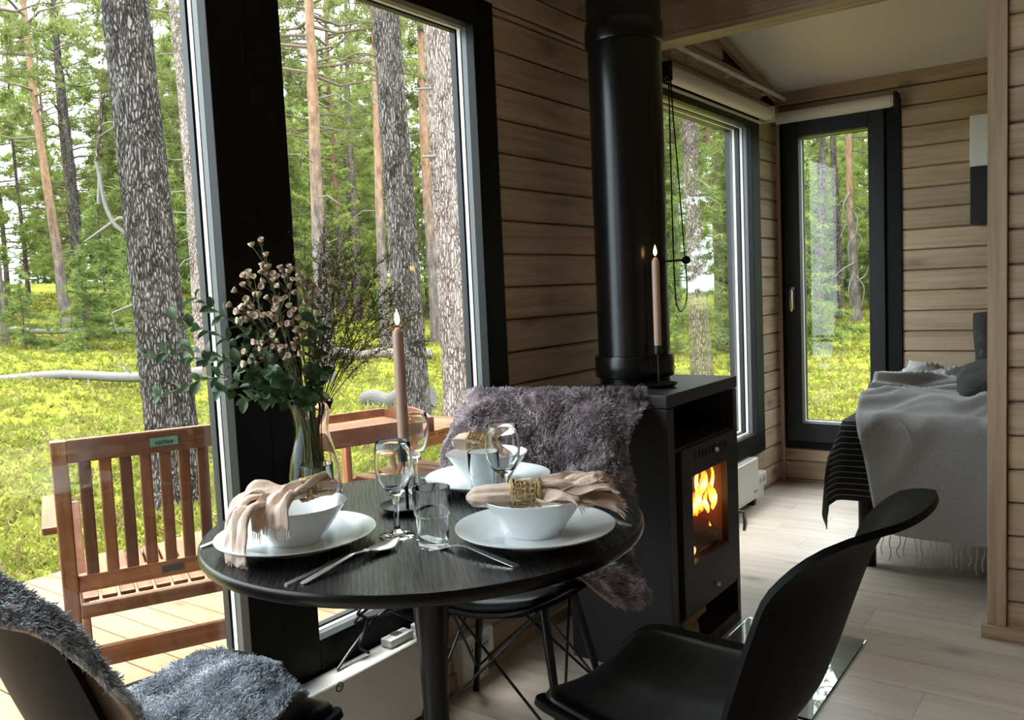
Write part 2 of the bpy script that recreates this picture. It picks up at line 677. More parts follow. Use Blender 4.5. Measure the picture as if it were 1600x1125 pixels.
# inner sash of the opening end window, with its lever handle
for m in ring((-1.60, -1.055, .245, 2.105), (-1.512, -1.138, .357, 2.0), EY - .03, EY - .012, 0):
    mk('sash_bar', m, m_sash, w4, bevel=.004)
hp = mk('handle_plate', MB().box(-1.567, -1.545, EY - .037, EY - .030, 1.02, 1.15), m_chrome, w4, bevel=.003)
mk('lever', MB().tube(smooth_path([(-1.556, EY - .037, 1.13), (-1.556, EY - .066, 1.128), (-1.556, EY - .072, 1.10), (-1.556, EY - .07, 1.01)], 4), [.009] * 12 + [.007], 8), m_chrome, hp, smooth=True)


# ------------------------------------------------------------------ blinds, pipe, wall lamp
m_blind = plain('white_blind_cloth', (.72, .69, .63), .8)
t = thing('roller_blind', 'white rolled up blind above the long window behind the stove flue', 'blind', (-1.59, 4.05, 2.1))
mk('roll', MB().tube([(-1.592, 3.39, 2.098), (-1.592, 4.665, 2.098)], .034, 24), m_blind, t, smooth=True)
mk('bottom_bar', MB().box(-1.634, -1.622, 3.40, 4.66, 2.052, 2.064), m_blind, t, bevel=.002)
for yy in (3.372, 4.668):
    mk('bracket', MB().box(-1.64, -1.555, yy, yy + .012, 2.055, 2.14), m_dark if yy < 4 else m_white, t, bevel=.003)
b_ = mk('chain_wheel', MB().tube([(-1.592, 3.352, 2.098), (-1.592, 3.372, 2.098)], .036, 20), m_dark, t, smooth=True)
ch = MB()
loop = smooth_path([(-1.556, 3.36, 2.09), (-1.556, 3.378, 1.9), (-1.556, 3.42, 1.6), (-1.556, 3.45, 1.35), (-1.556, 3.47, 1.2), (-1.556, 3.455, 1.12), (-1.556, 3.41, 1.08), (-1.556, 3.365, 1.1), (-1.556, 3.345, 1.2), (-1.556, 3.34, 1.6), (-1.556, 3.345, 2.09)], 8)
mk('pull_chain', MB().tube(loop, .0032, 5), m_dark, t, smooth=True)
t = thing('roller_blind', 'white rolled up blind above the narrow end window', 'blind', (-1.32, 4.9, 2.1))
mk('roll', MB().tube([(-1.622, 4.905, 2.112), (-1.008, 4.905, 2.112)], .033, 24), m_blind, t, smooth=True)
mk('end_cap', MB().tube([(-1.008, 4.905, 2.112), (-.997, 4.905, 2.112)], .028, 20), m_whitepaint, t, smooth=True)
mk('bracket', MB().box(-.994, -.978, 4.87, 4.955, 2.05, 2.155), m_dark, t, bevel=.003)
t = thing('white_pipe', 'thin white pipe with clips running along wall above the rolled blind', 'pipe', (WX + .03, 4.3, 2.22))  # a bare white pipe; no curtain hangs from it
mk('pipe', MB().tube([(WX + .06, 3.40, 2.224), (WX + .06, 4.93, 2.222)], .0105, 12), m_whitepaint, t, smooth=True)
mk('pipe_end', MB().tube([(WX + .06, 4.93, 2.222), (WX + .06, 4.935, 2.206)], .008, 10), m_whitepaint, t, smooth=True)
for yy in (3.55, 3.72, 3.76, 4.18, 4.42, 4.45, 4.72):
    mk('clip', MB().box(WX + .0005, WX + .0715, yy, yy + .009, 2.2135, 2.234), m_whitepaint, t, bevel=.002)

m_lampw = plain('white_lamp_metal', (.8, .8, .82), .4)
t = thing('wall_lamp', 'white and black box lamp on the end wall beside the door post', 'lamp', (-.53, 4.93, 1.7))
mk('lamp_shade', MB().box(-.632, -.43, 4.83, 4.966, 1.715, 1.965), m_lampw, t, bevel=.003, label='white upper half of the lamp')
mk('lamp_base', MB().box(-.632, -.43, 4.83, 4.966, 1.43, 1.714), plain('black_lamp_metal', (.012, .012, .016), .5), t, bevel=.003, label='black lower half of the lamp')

# ------------------------------------------------------------------ heaters and sockets
t = thing('panel_heater', 'low white electric heater under the window beside the table', 'heater', (-1.58, 1.25, 0))
mk('body', MB().box(-1.628, -1.553, .93, 1.742, .045, .262), m_whitepaint, t, bevel=.008, segs=3)
mk('rear_plate', MB().box(-1.643, -1.63, .97, 1.70, .06, .25), m_whitepaint, t)
for yy in (1.0, 1.62):
    mk('foot', MB().box(-1.625, -1.557, yy, yy + .03, 0, .046), m_dark, t)
tb = mk('thermostat', MB().box(-1.612, -1.572, 1.555, 1.645, .263, .285), m_whitepaint, t, bevel=.004)
mk('display', MB().box(-1.606, -1.582, 1.585, 1.613, .2852, .2862), plain('display_grey', (.1, .13, .17), .3), tb)
mk('switch_box', MB().box(-1.612, -1.572, 1.672, 1.74, .263, .283), m_whitepaint, t, bevel=.004)
rg = [(-1.5522, 1.352 + .011 * math.cos(a * PI / 12), .249 + .011 * math.sin(a * PI / 12)) for a in range(24)]
em = mk('emblem', MB().tube(rg, .0014, 5, closed=True).tube([(-1.5522, 1.346, .249), (-1.5522, 1.352, .254), (-1.5522, 1.358, .246)], .0012, 5), m_dark, t, label='small dark round emblem')
t = thing('panel_heater', 'white electric heater under the long window behind the stove', 'heater', (-1.6, 4.1, 0))
mk('body', MB().box(-1.632, -1.585, 3.62, 4.392, .03, .25), m_whitepaint, t, bevel=.008, segs=3)
mk('top_grille', MB().box(-1.628, -1.592, 3.66, 4.36, .25, .254), plain('grille_grey', (.4, .41, .42), .5), t)
mk('badge', MB().box(-1.5852, -1.584, 4.31, 4.365, .068, .08), plain('badge_grey', (.33, .33, .33), .5), t)
mk('rear_plate', MB().box(-1.643, -1.633, 3.7, 4.3, .05, .22), m_whitepaint, t)
for yy in (3.7, 4.32):
    mk('foot', MB().box(-1.63, -1.59, yy, yy + .03, 0, .031), m_dark, t)


def socket(name, label, y0, y1, z0, z1, zl, dep=.05):
    t = thing(name, label, 'socket', (WX, (y0 + y1) / 2, (z0 + z1) / 2))
    mk('box', MB().box(WX + .0005, WX + dep, y0, y1, z0, z1), m_whitepaint, t, bevel=.008, segs=3)
    mk('conduit_cover', MB().box(WX + .0005, WX + dep * .78, y0 + .008, y1 - .02, zl, z0 + .004), m_whitepaint, t, bevel=.003)
    for yy in (y0 + (y1 - y0) * .32, y0 + (y1 - y0) * .70):
        zc = (z0 + z1) / 2
        s = mk('outlet_well', MB().tube([(WX + dep - .001, yy, zc), (WX + dep + .002, yy, zc)], min(.021, (z1 - z0) * .36), 20), plain('outlet_grey', (.55, .55, .54), .5), t, smooth=True)
        mk('contact_hole', MB().tube([(WX + dep + .002, yy - .007, zc), (WX + dep + .0026, yy - .007, zc)], .004, 10).tube([(WX + dep + .002, yy + .007, zc), (WX + dep + .0026, yy + .007, zc)], .004, 10), m_dark, s)


socket('wall_socket', 'white double wall socket behind the wire legs of the back chair', 1.875, 2.03, .075, .158, .0)
socket('wall_socket', 'small white wall socket right of the heater near the corner', 4.40, 4.545, .068, .148, .0)
# ------------------------------------------------------------------ stove, flue, hearth glass
SX0, SX1, SY0, SY1, SH = -1.45, -1.09, 2.262, 2.815, .872
st = thing('wood_stove', 'tall black steel wood stove with a burning fire behind its glass door', 'stove', ((SX0 + SX1) / 2, (SY0 + SY1) / 2, 0))
NY0, NY1 = 2.312, 2.782
mk('side_panel', MB().box(SX0, SX1, SY0, NY0 - .002, 0, .829), m_blackmetal, st, bevel=.002)
mk('side_panel', MB().box(SX0, SX1, NY1 + .002, SY1, 0, .829), m_blackmetal, st, bevel=.002)
mk('top_plate', MB().box(SX0 - .002, SX1 + .002, SY0 - .002, SY1 + .002, .832, SH), m_blackmetal, st, bevel=.003)
mk('back_panel', MB().box(SX0, SX0 + .02, NY0, NY1, .0, .829), m_blackmetal, st)
mk('shelf', MB().box(SX0 + .022, SX1 - .004, NY0, NY1, .69, .70), m_blackmetal, st)
mk('niche_lining', MB().box(SX0 + .022, SX0 + .03, NY0, NY1, .702, .826), m_dark, st)
mk('base_plate', MB().box(SX0 + .022, SX1, NY0, NY1, .0, .045), m_blackmetal, st, bevel=.002)
mk('wood_store_ceiling', MB().box(SX0 + .022, SX1 - .004, NY0, NY1, .150, .158), m_blackmetal, st)
# fire door with its window opening
D0, D1, DZ0, DZ1 = 2.345, 2.778, .162, .692
W0, W1, WZ0, WZ1 = 2.42, 2.705, .315, .597
dm = MB()
for a0, a1, z0, z1 in ((D0, W0, DZ0, DZ1), (W1, D1, DZ0, DZ1), (W0, W1, DZ0, WZ0), (W0, W1, WZ1, DZ1)):
    dm.box(SX1 - .018, SX1 + .004, a0, a1, z0, z1)
door = mk('fire_door', dm, m_blackmetal, st)
mk('door_glass', MB().box(SX1 - .014, SX1 - .009, W0, W1, WZ0, WZ1), pane_mat('stove_glass', (.98, .93, .88), .7), door)
for i in range(10):
    yy = 2.445 + i * .0275
    mk('vent_slot', MB().box(SX1 + .004, SX1 + .0055, yy, yy + .010, .648 - .0006 * i, .672 - .0006 * i), m_dark, door)
mk('air_knob', MB().lathe([(0, 0), (.008, 0), (.010, .006), (.008, .014), (0, .016)], 14), m_chrome, door)
kn = bpy.data.objects['air_knob']
kn.location = Vector((SX1 + .004, 2.60, .652)) - Vector(wloc(st)) - door.location + st.location * 0
kn.location = Vector((SX1 + .004, 2.60, .652)) - wloc(door)
kn.rotation_euler = (0, PI / 2, 0)
k2 = mk('lower_knob', None, None, door, mesh=kn.data, local=True)
k2.location = Vector((SX1 + .004, 2.585, .203)) - wloc(door)
k2.rotation_euler = (0, PI / 2, 0)
lt = mk('door_handle', MB().tube([(SX1 + .002, 2.778, .40), (SX1 + .03, 2.782, .40), (SX1 + .034, 2.783, .36), (SX1 + .03, 2.783, .335)], [.006, .006, .007, .006], 8), m_chrome, door, smooth=True)
# firebox
m_brick = plain('dark_fire_brick', (.10, .045, .03), .9, bump=(60, .4, .01))  # darker brick of the firebox floor and one side
mk('firebox_floor', MB().box(SX0 + .05, SX1 - .03, W0 - .06, W1 + .05, .285, .30), m_brick, st)
mk('firebox_back', MB().box(SX0 + .03, SX0 + .05, W0 - .06, W1 + .05, .30, .64), m_dark, st)
mk('firebox_side', MB().box(SX0 + .05, SX1 - .03, W0 - .07, W0 - .05, .30, .64), m_brick, st)
mk('firebox_side', MB().box(SX0 + .05, SX1 - .03, W1 + .04, W1 + .06, .30, .64), plain('painted_firelit_brick', (.42, .2, .12), .9, bump=(60, .4, .01)), st)  # paler side brick: firelight painted into its base colour
t_ = NT('charred_log')
nz = t_.n('TexNoise', Vector=t_.coords((26, 26, 26)), Scale=1.0, Detail=5.0, Roughness=.7)
em = t_.ramp(nz.outputs[0], [(.50, (0, 0, 0)), (.60, (.55, .05, .008)), (.72, (.8, .16, .02))])
t_.P(Base__Color=(.05, .025, .02), Roughness=.9)
t_.set(t_.p, 'Emission Color', em.outputs[0])
t_.set(t_.p, 'Emission Strength', .8)
t_.bump(nz.outputs[0], .8, .01)
m_char = t_.m
t_ = NT('dark_charred_log')
nz = t_.n('TexNoise', Vector=t_.coords((40, 9, 40)), Scale=1.0, Detail=5.0, Roughness=.7)
em = t_.ramp(nz.outputs[0], [(.60, (0, 0, 0)), (.74, (.25, .02, .005))])
t_.P(Base__Color=(.045, .022, .02), Roughness=.85)
t_.set(t_.p, 'Emission Color', em.outputs[0])
t_.set(t_.p, 'Emission Strength', .5)
t_.bump(nz.outputs[0], .8, .01)
m_char2 = t_.m


def rough_log(a, b, r, mat, name, parent, seed, n=10, m=7):
    rnd = random.Random(seed)
    a, b = Vector(a), Vector(b)
    pts = [a.lerp(b, i / m) + Vector((rnd.uniform(-1, 1), rnd.uniform(-1, 1), rnd.uniform(-1, 1))) * r * .10 for i in range(m + 1)]
    mb = MB().tube(pts, [r * rnd.uniform(.88, 1.1) for _ in pts], n)
    mb.v = [tuple(Vector(v) + mn.noise_vector(Vector(v) * 30) * r * .22) for v in mb.v]
    return mk(name, mb, mat, parent, smooth=True)


rough_log((-1.17, 2.44, .37), (-1.17, 2.70, .335), .052, m_char2, 'burning_log', st, 1)
rough_log((-1.26, 2.42, .34), (-1.25, 2.69, .35), .05, m_char2, 'burning_log', st, 2)
rough_log((-1.19, 2.41, .435), (-1.20, 2.70, .44), .036, m_char, 'burning_log', st, 3)
FL = [(0, (1, .18, .01)), (.18, (1, .42, .04)), (.42, (1, .78, .30)), (.62, (1, .40, .035)), (1, (.8, .10, .005))]
m_flame = glow('wood_flame', FL, .62, noise=.45)


def flame(x, y, z, h, w, bend, seed, name='flame', parent=None):
    rnd = random.Random(seed)
    n = 9
    pts, rs = [], []
    for i in range(n + 1):
        t = i / n
        pts.append((x + .01 * math.sin(5 * t + seed), y + bend * t * t + .012 * math.sin(7 * t + seed * 2), z + h * t))
        rs.append(max(.0012, w * (math.sin(PI * min(1, t * .9 + .12)) ** .8) * (1 - .35 * t)))
    mb = MB().tube(pts, rs, 10)
    mb.v = [(x + (a - x) * .35, b, c) for a, b, c in mb.v]
    return mk(name, mb, m_flame, parent, smooth=True)


for i, a in enumerate(((2.60, .44, .10, .022, .02), (2.625, .50, .082, .030, -.006), (2.545, .44, .12, .018, .055), (2.48, .43, .05, .026, .02), (2.445, .42, .05, .016, -.01), (2.68, .43, .11, .022, -.03), (2.65, .42, .09, .016, .02), (2.665, .315, .075, .012, .0), (2.52, .45, .07, .02, .01), (2.585, .46, .20, .014, .025), (2.69, .45, .15, .015, -.02), (2.50, .31, .05, .010, .01))):
    flame(-1.142 + .006 * (i % 3), a[0], a[1], a[2], a[3], a[4], i + 1, 'flame', st)
# split firewood in the store underneath: each piece a thing
m_fire_end = wood('split_firewood', 0, (.16, .09, .05), (.30, .19, .11), (.45, .32, .2), rough=.8, grain=70, along=4)
fwd_lab = ['split birch log lowest and nearest in the stove wood store', 'split log leaning on the others in the stove wood store', 'short split log at the back of the stove wood store', 'thin split log on top in the stove wood store']
for i, (a, b, r) in enumerate((((-1.12, 2.34, .0705), (-1.14, 2.52, .0705), .024), ((-1.17, 2.36, .0705), (-1.17, 2.58, .0705), .024), ((-1.22, 2.40, .0705), (-1.22, 2.60, .0705), .024), ((-1.145, 2.42, .112), (-1.15, 2.61, .112), .02))):
    mb = MB()
    A, B = Vector(a), Vector(b)
    tri = [(-1, -.9), (1, -.95), (.75, .5), (-.1, 1.0), (-.8, .4)]
    vs = [(A.x + p * r, A.y, A.z + q * r) for p, q in tri] + [(B.x + p * r * .95, B.y, B.z + q * r * .95) for p, q in tri]
    mb.add(vs, [(4, 3, 2, 1, 0), (5, 6, 7, 8, 9)] + [(j, (j + 1) % 5, 5 + (j + 1) % 5, 5 + j) for j in range(5)])
    tag(mk('firewood_log', mb, m_fire_end, bevel=.003), fwd_lab[i], 'firewood', 'firewood in the stove')
# flue
FX, FY = -1.345, 2.555
fl = thing('flue_pipe', 'thick shiny black flue pipe rising from the top of the stove', 'flue', (FX, FY, SH))
c = (FX, FY, 0)
mk('lower_collar', MB().lathe([(0, SH + .001), (.118, SH + .001), (.118, SH + .02), (.131, SH + .024), (.133, SH + .03), (.133, SH + .088), (.130, SH + .096), (.12, SH + .098), (0, SH + .098)], 64, c), m_flue, fl, smooth=True)
mk('lower_pipe', MB().lathe([(0, SH + .098), (.121, SH + .098), (.121, 1.985), (0, 1.985)], 64, c), m_flue, fl, smooth=True)
mk('joint_band', MB().lathe([(.121, 1.985), (.127, 1.988), (.1285, 1.995), (.1285, 2.045), (.127, 2.052), (.121, 2.055)], 64, c), m_flue, fl, smooth=True)
upm = MB().lathe([(0, 2.055), (.1225, 2.055), (.1225, 2.70), (0, 2.70)], 64, c)
upm.v = [(x, y, z if z < 2.5 else ceil_z(y) - .001) for x, y, z in upm.v]
mk('upper_pipe', upm, m_flue, fl, smooth=True)
hb = mk('damper_rod', MB().tube([(FX + .10, FY + .04, 1.275), (FX + .152, FY + .075, 1.277)], .0035, 8), m_dark, fl, smooth=True)
mk('damper_knob', MB().lathe([(0, -.0145)] + [(.0145 * math.sin(PI * k / 10), -.0145 * math.cos(PI * k / 10)) for k in range(1, 10)] + [(0, .0145)], 20, (FX + .162, FY + .082, 1.277)), plain('black_bakelite', (.008, .008, .009), .2), hb, smooth=True)
# clear hearth plate
m_plate = glass_mat('hearth_glass', (.95, .985, .975))
hp_ = MB().box(-1.075, -.672, 2.225, 2.835, .0008, .0075)
tag(mk('hearth_plate', hp_, m_plate, bevel=.003), 'clear glass hearth plate lying on the floor before the stove', 'floor plate')

# ------------------------------------------------------------------ candles
m_wax = plain('dusty_pink_wax', (.50, .335, .265), .45, spec=.4)
m_wax.node_tree.nodes['Principled BSDF'].inputs['Subsurface Weight'].default_value = .0
m_cflame = glow('candle_flame', [(0, (.5, .2, .1)), (.2, (1, .45, .08)), (.5, (1, .8, .35)), (1, (1, .5, .1))], 2.6)
m_holder = plain('black_candle_holder', (.009, .009, .010), .38)


def candlestick(x, y, z, hs, hl, lab1, lab2, rs=.058):
    t = thing('candle_holder', lab1, 'candle holder', (x, y, z))
    c = (x, y, z + .0006)
    mk('saucer', MB().lathe([(0, .0), (rs * .62, 0), (rs * .8, .003), (rs, .011), (rs + .0015, .0125), (rs, .0135), (rs * .78, .0055), (rs * .6, .003), (0, .003)], 40, c), m_holder, t, smooth=True)
    mk('stem', MB().tube([(x, y, z + .003), (x, y, z + hs - .03)], .0036, 10), m_holder, t, smooth=True)
    mk('cup', MB().lathe([(0, hs - .031), (.009, hs - .03), (.0135, hs - .026), (.0138, hs), (.0124, hs), (.012, hs - .02), (0, hs - .021)], 24, c), m_holder, t, smooth=True)
    k = thing('candle', lab2, 'candle', (x, y, z + hs - .019))
    b, tp = hs - .0195, hs + hl
    mk('wax', MB().lathe([(0, b), (.0105, b), (.0118, hs + .004), (.0118, tp - .016), (.0105, tp - .011), (.005, tp - .002), (0, tp)], 24, c), m_wax, k, smooth=True)
    mk('wick', MB().tube([(x, y, z + tp - .002), (x + .001, y, z + tp + .007)], .0009, 6), m_dark, k)
    prof = [(0, tp + .003)] + [(.0062 * math.sin(PI * (i / 10) ** .75) * (1 - .3 * i / 10), tp + .003 + .034 * i / 10) for i in range(1, 10)] + [(0, tp + .039)]
    mk('flame', MB().lathe(prof, 14, c), m_cflame, k, smooth=True)


candlestick(-1.232, 1.291, .745, .134, .256, 'black candle holder with saucer on the table behind the wine glass', 'lit dusty pink candle standing on the dining table')
candlestick(-1.202, 2.446, .872, .134, .280, 'black candle holder with saucer standing on top of the stove', 'lit pale pink candle standing on the stove before the flue')

# ------------------------------------------------------------------ dining table
TX, TY, TZ, TR = -1.152, 1.26, .745, .441
tn = NT('black_oak_top')
rot = tn.n('Mapping', Rotation=(0, 0, math.radians(45)))
tcn = tn.n('TexCoord')
tn.t.links.new(tcn.outputs['Object'], rot.inputs['Vector'])
mp2 = tn.n('Mapping', Scale=(2.2, 14, 14))
tn.t.links.new(rot.outputs[0], mp2.inputs['Vector'])
dn = tn.n('TexNoise', Vector=mp2, Scale=.6, Detail=2.0)
wv = tn.n('TexWave', Vector=mp2, Scale=2.4, Distortion=14.0, Detail=2.0)
wv.bands_direction = 'Y'
tn.set(wv, 'Detail Scale', .35)
mp3 = tn.n('Mapping', Scale=(9, 260, 260))
tn.t.links.new(rot.outputs[0], mp3.inputs['Vector'])
pn = tn.n('TexNoise', Vector=mp3, Scale=1.0, Detail=4.0, Roughness=.7)
hgt = tn.math('ADD', tn.math('MULTIPLY', wv.outputs[0], .5), tn.math('MULTIPLY', pn.outputs[0], .6))
colr = tn.ramp(hgt, [(.3, (.0012, .0012, .0015)), (.6, (.0022, .0023, .0028)), (.95, (.0050, .0052, .0063))])
rr = tn.ramp(hgt, [(.3, (.33, .33, .33)), (.75, (.24, .24, .24))])
tn.P(Base__Color=colr.outputs[0], Roughness=rr.outputs[0])
tn.set(tn.p, 'Specular IOR Level', .42)
tn.bump(pn.outputs[0], .05, .001)
m_top = tn.m
t = thing('dining_table', 'round black oak dining table set for three on one pedestal', 'table', (TX, TY, 0))
e = .006
mk('tabletop', MB().lathe([(0, .7235), (TR - .0075, .7235), (TR - .0075, .745), (0, .745)], 128, (TX, TY, 0)), m_top, t, smooth=True)
mk('edge_band', MB().lathe([(TR - .0072, .723), (TR - .004, .723), (TR - .001, .727), (TR, .733), (TR - .001, .741), (TR - .004, .7447), (TR - .0072, .745)], 128, (TX, TY, 0)), plain('satin_black_edge', (.002, .002, .0025), .3, spec=.3), t, smooth=True, label='smooth satin black edge band')
mk('pedestal', MB().lathe([(0, .7225), (.075, .7225), (.066, .712), (.052, .69), (.043, .64), (.037, .56), (.030, .44), (.026, .32), (.028, .22), (.038, .14), (.065, .08), (.13, .04), (.215, .018), (.235, .010), (.235, .0005), (0, .0005)], 64, (TX, TY, 0)), plain('satin_black_pedestal', (.0025, .0025, .003), .33, spec=.3), t, smooth=True)

# ------------------------------------------------------------------ chairs
m_shell = plain('matt_black_plastic', (.0022, .0023, .0028), .58, spec=.09, bump=(500, .05, .001))
m_pad = plain('black_leatherette', (.0019, .002, .0026), .38, spec=.2, bump=(260, .06, .001))
m_leg = plain('black_chair_steel', (.003, .003, .0035), .35, spec=.35)
PROF = [(0, .238, .416, .13), (.05, .230, .434, .175), (.12, .200, .445, .212), (.3, .06, .434, .232), (.45, -.08, .436, .230), (.54, -.15, .452, .222), (.60, -.19, .485, .219), (.68, -.222, .56, .222), (.78, -.258, .67, .226), (.87, -.292, .765, .222), (.93, -.322, .818, .205), (.97, -.358, .846, .178), (.985, -.382, .852, .150), (1.0, -.410, .855, .085)]


def prof_at(v):
    # smooth the table by averaging neighbours
    a = [lerp_tab(PROF, min(1, max(0, v + d))) for d in (-.03, 0, .03)]
    return tuple(sum(x) / 3 for x in zip(*a))


def seat_pt(u, v):
    """seat shell in chair space: sitter faces +y"""
    y, z, w = prof_at(v)
    back = min(1, max(0, (v - .45) / .25))
    back = back * back * (3 - 2 * back)
    top = max(0, (v - .86) / .14)
    c = abs(u) ** 2.2
    zz = z + (1 - back) * .030 * c - .012 * (1 - back) * (1 - abs(u)) * (1 if v > .1 else v * 10)
    yy = y + back * .060 * c * (1 - .75 * top)
    return (u * w, yy, zz)


def make_chair(label, lab_loc):
    t = thing('shell_chair', label, 'chair', (0, 0, 0), 'black shell chairs around the table')
    mk('seat_shell', MB().shell(22, 54, lambda a, b: seat_pt(1 - a * 2, b), .011), m_shell, t, smooth=True, angle=75)
    def pad(a, b):
        u, v = 1 - a * 2, .055 + .45 * b
        p = seat_pt(u * .90, v)
        e = max(0, (1 - abs(u) ** 5) * (1 - abs(b * 2 - 1) ** 5))
        return (p[0] * (1 - .10 * abs(b * 2 - 1) ** 4), p[1], p[2] + .002 + .020 * e ** .4)
    mk('seat_pad', MB().shell(24, 24, pad, .002), m_pad, t, smooth=True, angle=180)
    tops = [(-.13, .10), (.13, .10), (-.13, -.12), (.13, -.12)]
    feet = [(-.205, .185), (.205, .185), (-.205, -.205), (.205, -.205)]
    P = lambda i, f: Vector((tops[i][0] + (feet[i][0] - tops[i][0]) * f, tops[i][1] + (feet[i][1] - tops[i][1]) * f, .412 * (1 - f)))
    for i in range(4):
        a, b = P(i, 0), P(i, 1)
        mk('leg', MB().tube([a + Vector((0, 0, .0)), a.lerp(b, .15), a.lerp(b, .6), b + Vector((0, 0, .004))], [.0125, .0125, .0105, .0085], 10), m_leg, t, smooth=True)
        mk('foot_cap', MB().tube([b + Vector((0, 0, .0005)), b + Vector((0, 0, .012))], .0095, 10), m_dark, t)
    for i, j in ((0, 1), (1, 0), (2, 3), (3, 2), (0, 2), (2, 0), (1, 3), (3, 1)):
        a, b = P(i, .80), P(j, .04)
        mk('wire_brace', MB().tube([a, b], .0038, 7), m_leg, t, smooth=True)
    mk('mount_plate', MB().box(-.14, .14, -.13, .11, .407, .4175), m_leg, t, bevel=.003)
    return t


CH = {'back': ((-1.325, 1.76, 0), PI + .26), 'right': ((-.625, 1.375, 0), PI / 2 - .06), 'left': ((-1.35, .80, 0), -.175)}
ch0 = make_chair('black shell chair with purple sheepskin between the table and stove', CH['back'])
ch0.location, ch0.rotation_euler = CH['back'][0], (0, 0, CH['back'][1])
dup(ch0, CH['right'][0], CH['right'][1], 'bare black shell chair right of the table')
dup(ch0, CH['left'][0], CH['left'][1], 'black shell chair under the grey sheepskin left of the table')


# ------------------------------------------------------------------ sheepskins
def fur_mat(name, a, b, c):
    t = NT(name)
    nz = t.n('TexNoise', Vector=t.coords((16, 16, 16)), Scale=1.0, Detail=4.0)
    r = t.ramp(nz.outputs[0], [(.3, a), (.5, b), (.72, c)])
    t.P(Base__Color=r.outputs[0], Roughness=.55)
    t.set(t.p, 'Specular IOR Level', .35)
    t.set(t.p, 'Sheen Weight', .35)
    t.set(t.p, 'Sheen Roughness', .4)
    return t.m


def sheepskin(name, label, place, fn, nu, nv, mat, skin, n_hair, length, seed, comb, th=.006):
    t = thing(name, label, 'sheepskin', (0, 0, 0))
    mb = MB().shell(nu, nv, fn, th)
    h = mk('hide', mb, skin, t, smooth=True, local=True, angle=180)
    # pile: hairs rooted on the front of the hide and around its rim
    rng = np.random.default_rng(seed)
    G = np.array([[fn(i / nu, j / nv) for i in range(nu + 1)] for j in range(nv + 1)])
    du = np.zeros_like(G)
    dv = np.zeros_like(G)
    du[:, 1:-1] = G[:, 2:] - G[:, :-2]
    du[:, 0] = G[:, 1] - G[:, 0]
    du[:, -1] = G[:, -1] - G[:, -2]
    dv[1:-1] = G[2:] - G[:-2]
    dv[0] = G[1] - G[0]
    dv[-1] = G[-1] - G[-2]
    N = np.cross(du, dv)
    N /= np.linalg.norm(N, axis=2, keepdims=True) + 1e-9
    a = rng.random(n_hair) * nu
    b = rng.random(n_hair) * nv
    rim = rng.random(n_hair)
    k = int(n_hair * .10)
    a[:k] = np.where(rim[:k] < .33, rng.random(k) * .25, np.where(rim[:k] < .66, nu - rng.random(k) * .25, a[:k]))
    b[:k] = np.where(rim[:k] >= .66, np.where(rim[:k] < .83, rng.random(k) * .2, nv - rng.random(k) * .2), b[:k])
    i = np.minimum(a.astype(int), nu - 1)
    j = np.minimum(b.astype(int), nv - 1)
    fa, fb = (a - i)[:, None], (b - j)[:, None]
    bil = lambda A: (A[j, i] * (1 - fa) + A[j, i + 1] * fa) * (1 - fb) + (A[j + 1, i] * (1 - fa) + A[j + 1, i + 1] * fa) * fb
    root, nn = bil(G), bil(N)
    outw = np.zeros_like(root)
    U = du[j, i] / (np.linalg.norm(du[j, i], axis=1, keepdims=True) + 1e-9)
    V = dv[j, i] / (np.linalg.norm(dv[j, i], axis=1, keepdims=True) + 1e-9)
    edge_u = np.clip((np.abs(a / nu * 2 - 1) - .93) / .07, 0, 1)[:, None] * np.sign(a / nu - .5)[:, None]
    edge_v = np.clip((np.abs(b / nv * 2 - 1) - .95) / .05, 0, 1)[:, None] * np.sign(b / nv - .5)[:, None]
    # locks lean together: a smooth vector field
    ph = rng.random((6, 3)) * 6.28
    fr = rng.normal(size=(6, 3, 3)) * np.array([40, 80, 140, 210, 290, 380])[:, None, None] * .8
    wob = sum(np.sin(root @ fr[q] + ph[q]) for q in range(6)) / 6 * 1.5
    d = nn * .9 + np.array(comb)[None] * .40 + wob * .75 + U * edge_u * .8 + V * edge_v * .8 + rng.normal(size=root.shape) * .22
    d /= np.linalg.norm(d, axis=1, keepdims=True)
    L = length * rng.uniform(.65, 1.2, n_hair)[:, None]
    curl = wob[:, [1, 2, 0]] * .35 + rng.normal(size=root.shape) * .18
    pts = np.stack([root - nn * .001, root + d * L * .4, root + d * L * .75 + curl * L * .3, root + d * L + curl * L * .75 + np.array([0, 0, -.15]) * L], 1)
    hc = bpy.data.hair_curves.new('fur')
    hc.add_curves([4] * n_hair)
    hc.attributes['position'].data.foreach_set('vector', pts.astype(np.float32).ravel())
    ra = hc.attributes.get('radius') or hc.attributes.new('radius', 'FLOAT', 'POINT')
    rad = np.tile(np.array([.0010, .0010, .0009, .0005], np.float32), n_hair)
    ra.data.foreach_set('value', rad)
    hc.materials.append(mat)
    o = bpy.data.objects.new('fur', hc)
    COL.objects.link(o)
    o.parent = t
    o['kind'] = 'stuff'
    t.location, t.rotation_euler = place[0], (0, 0, place[1])
    return t


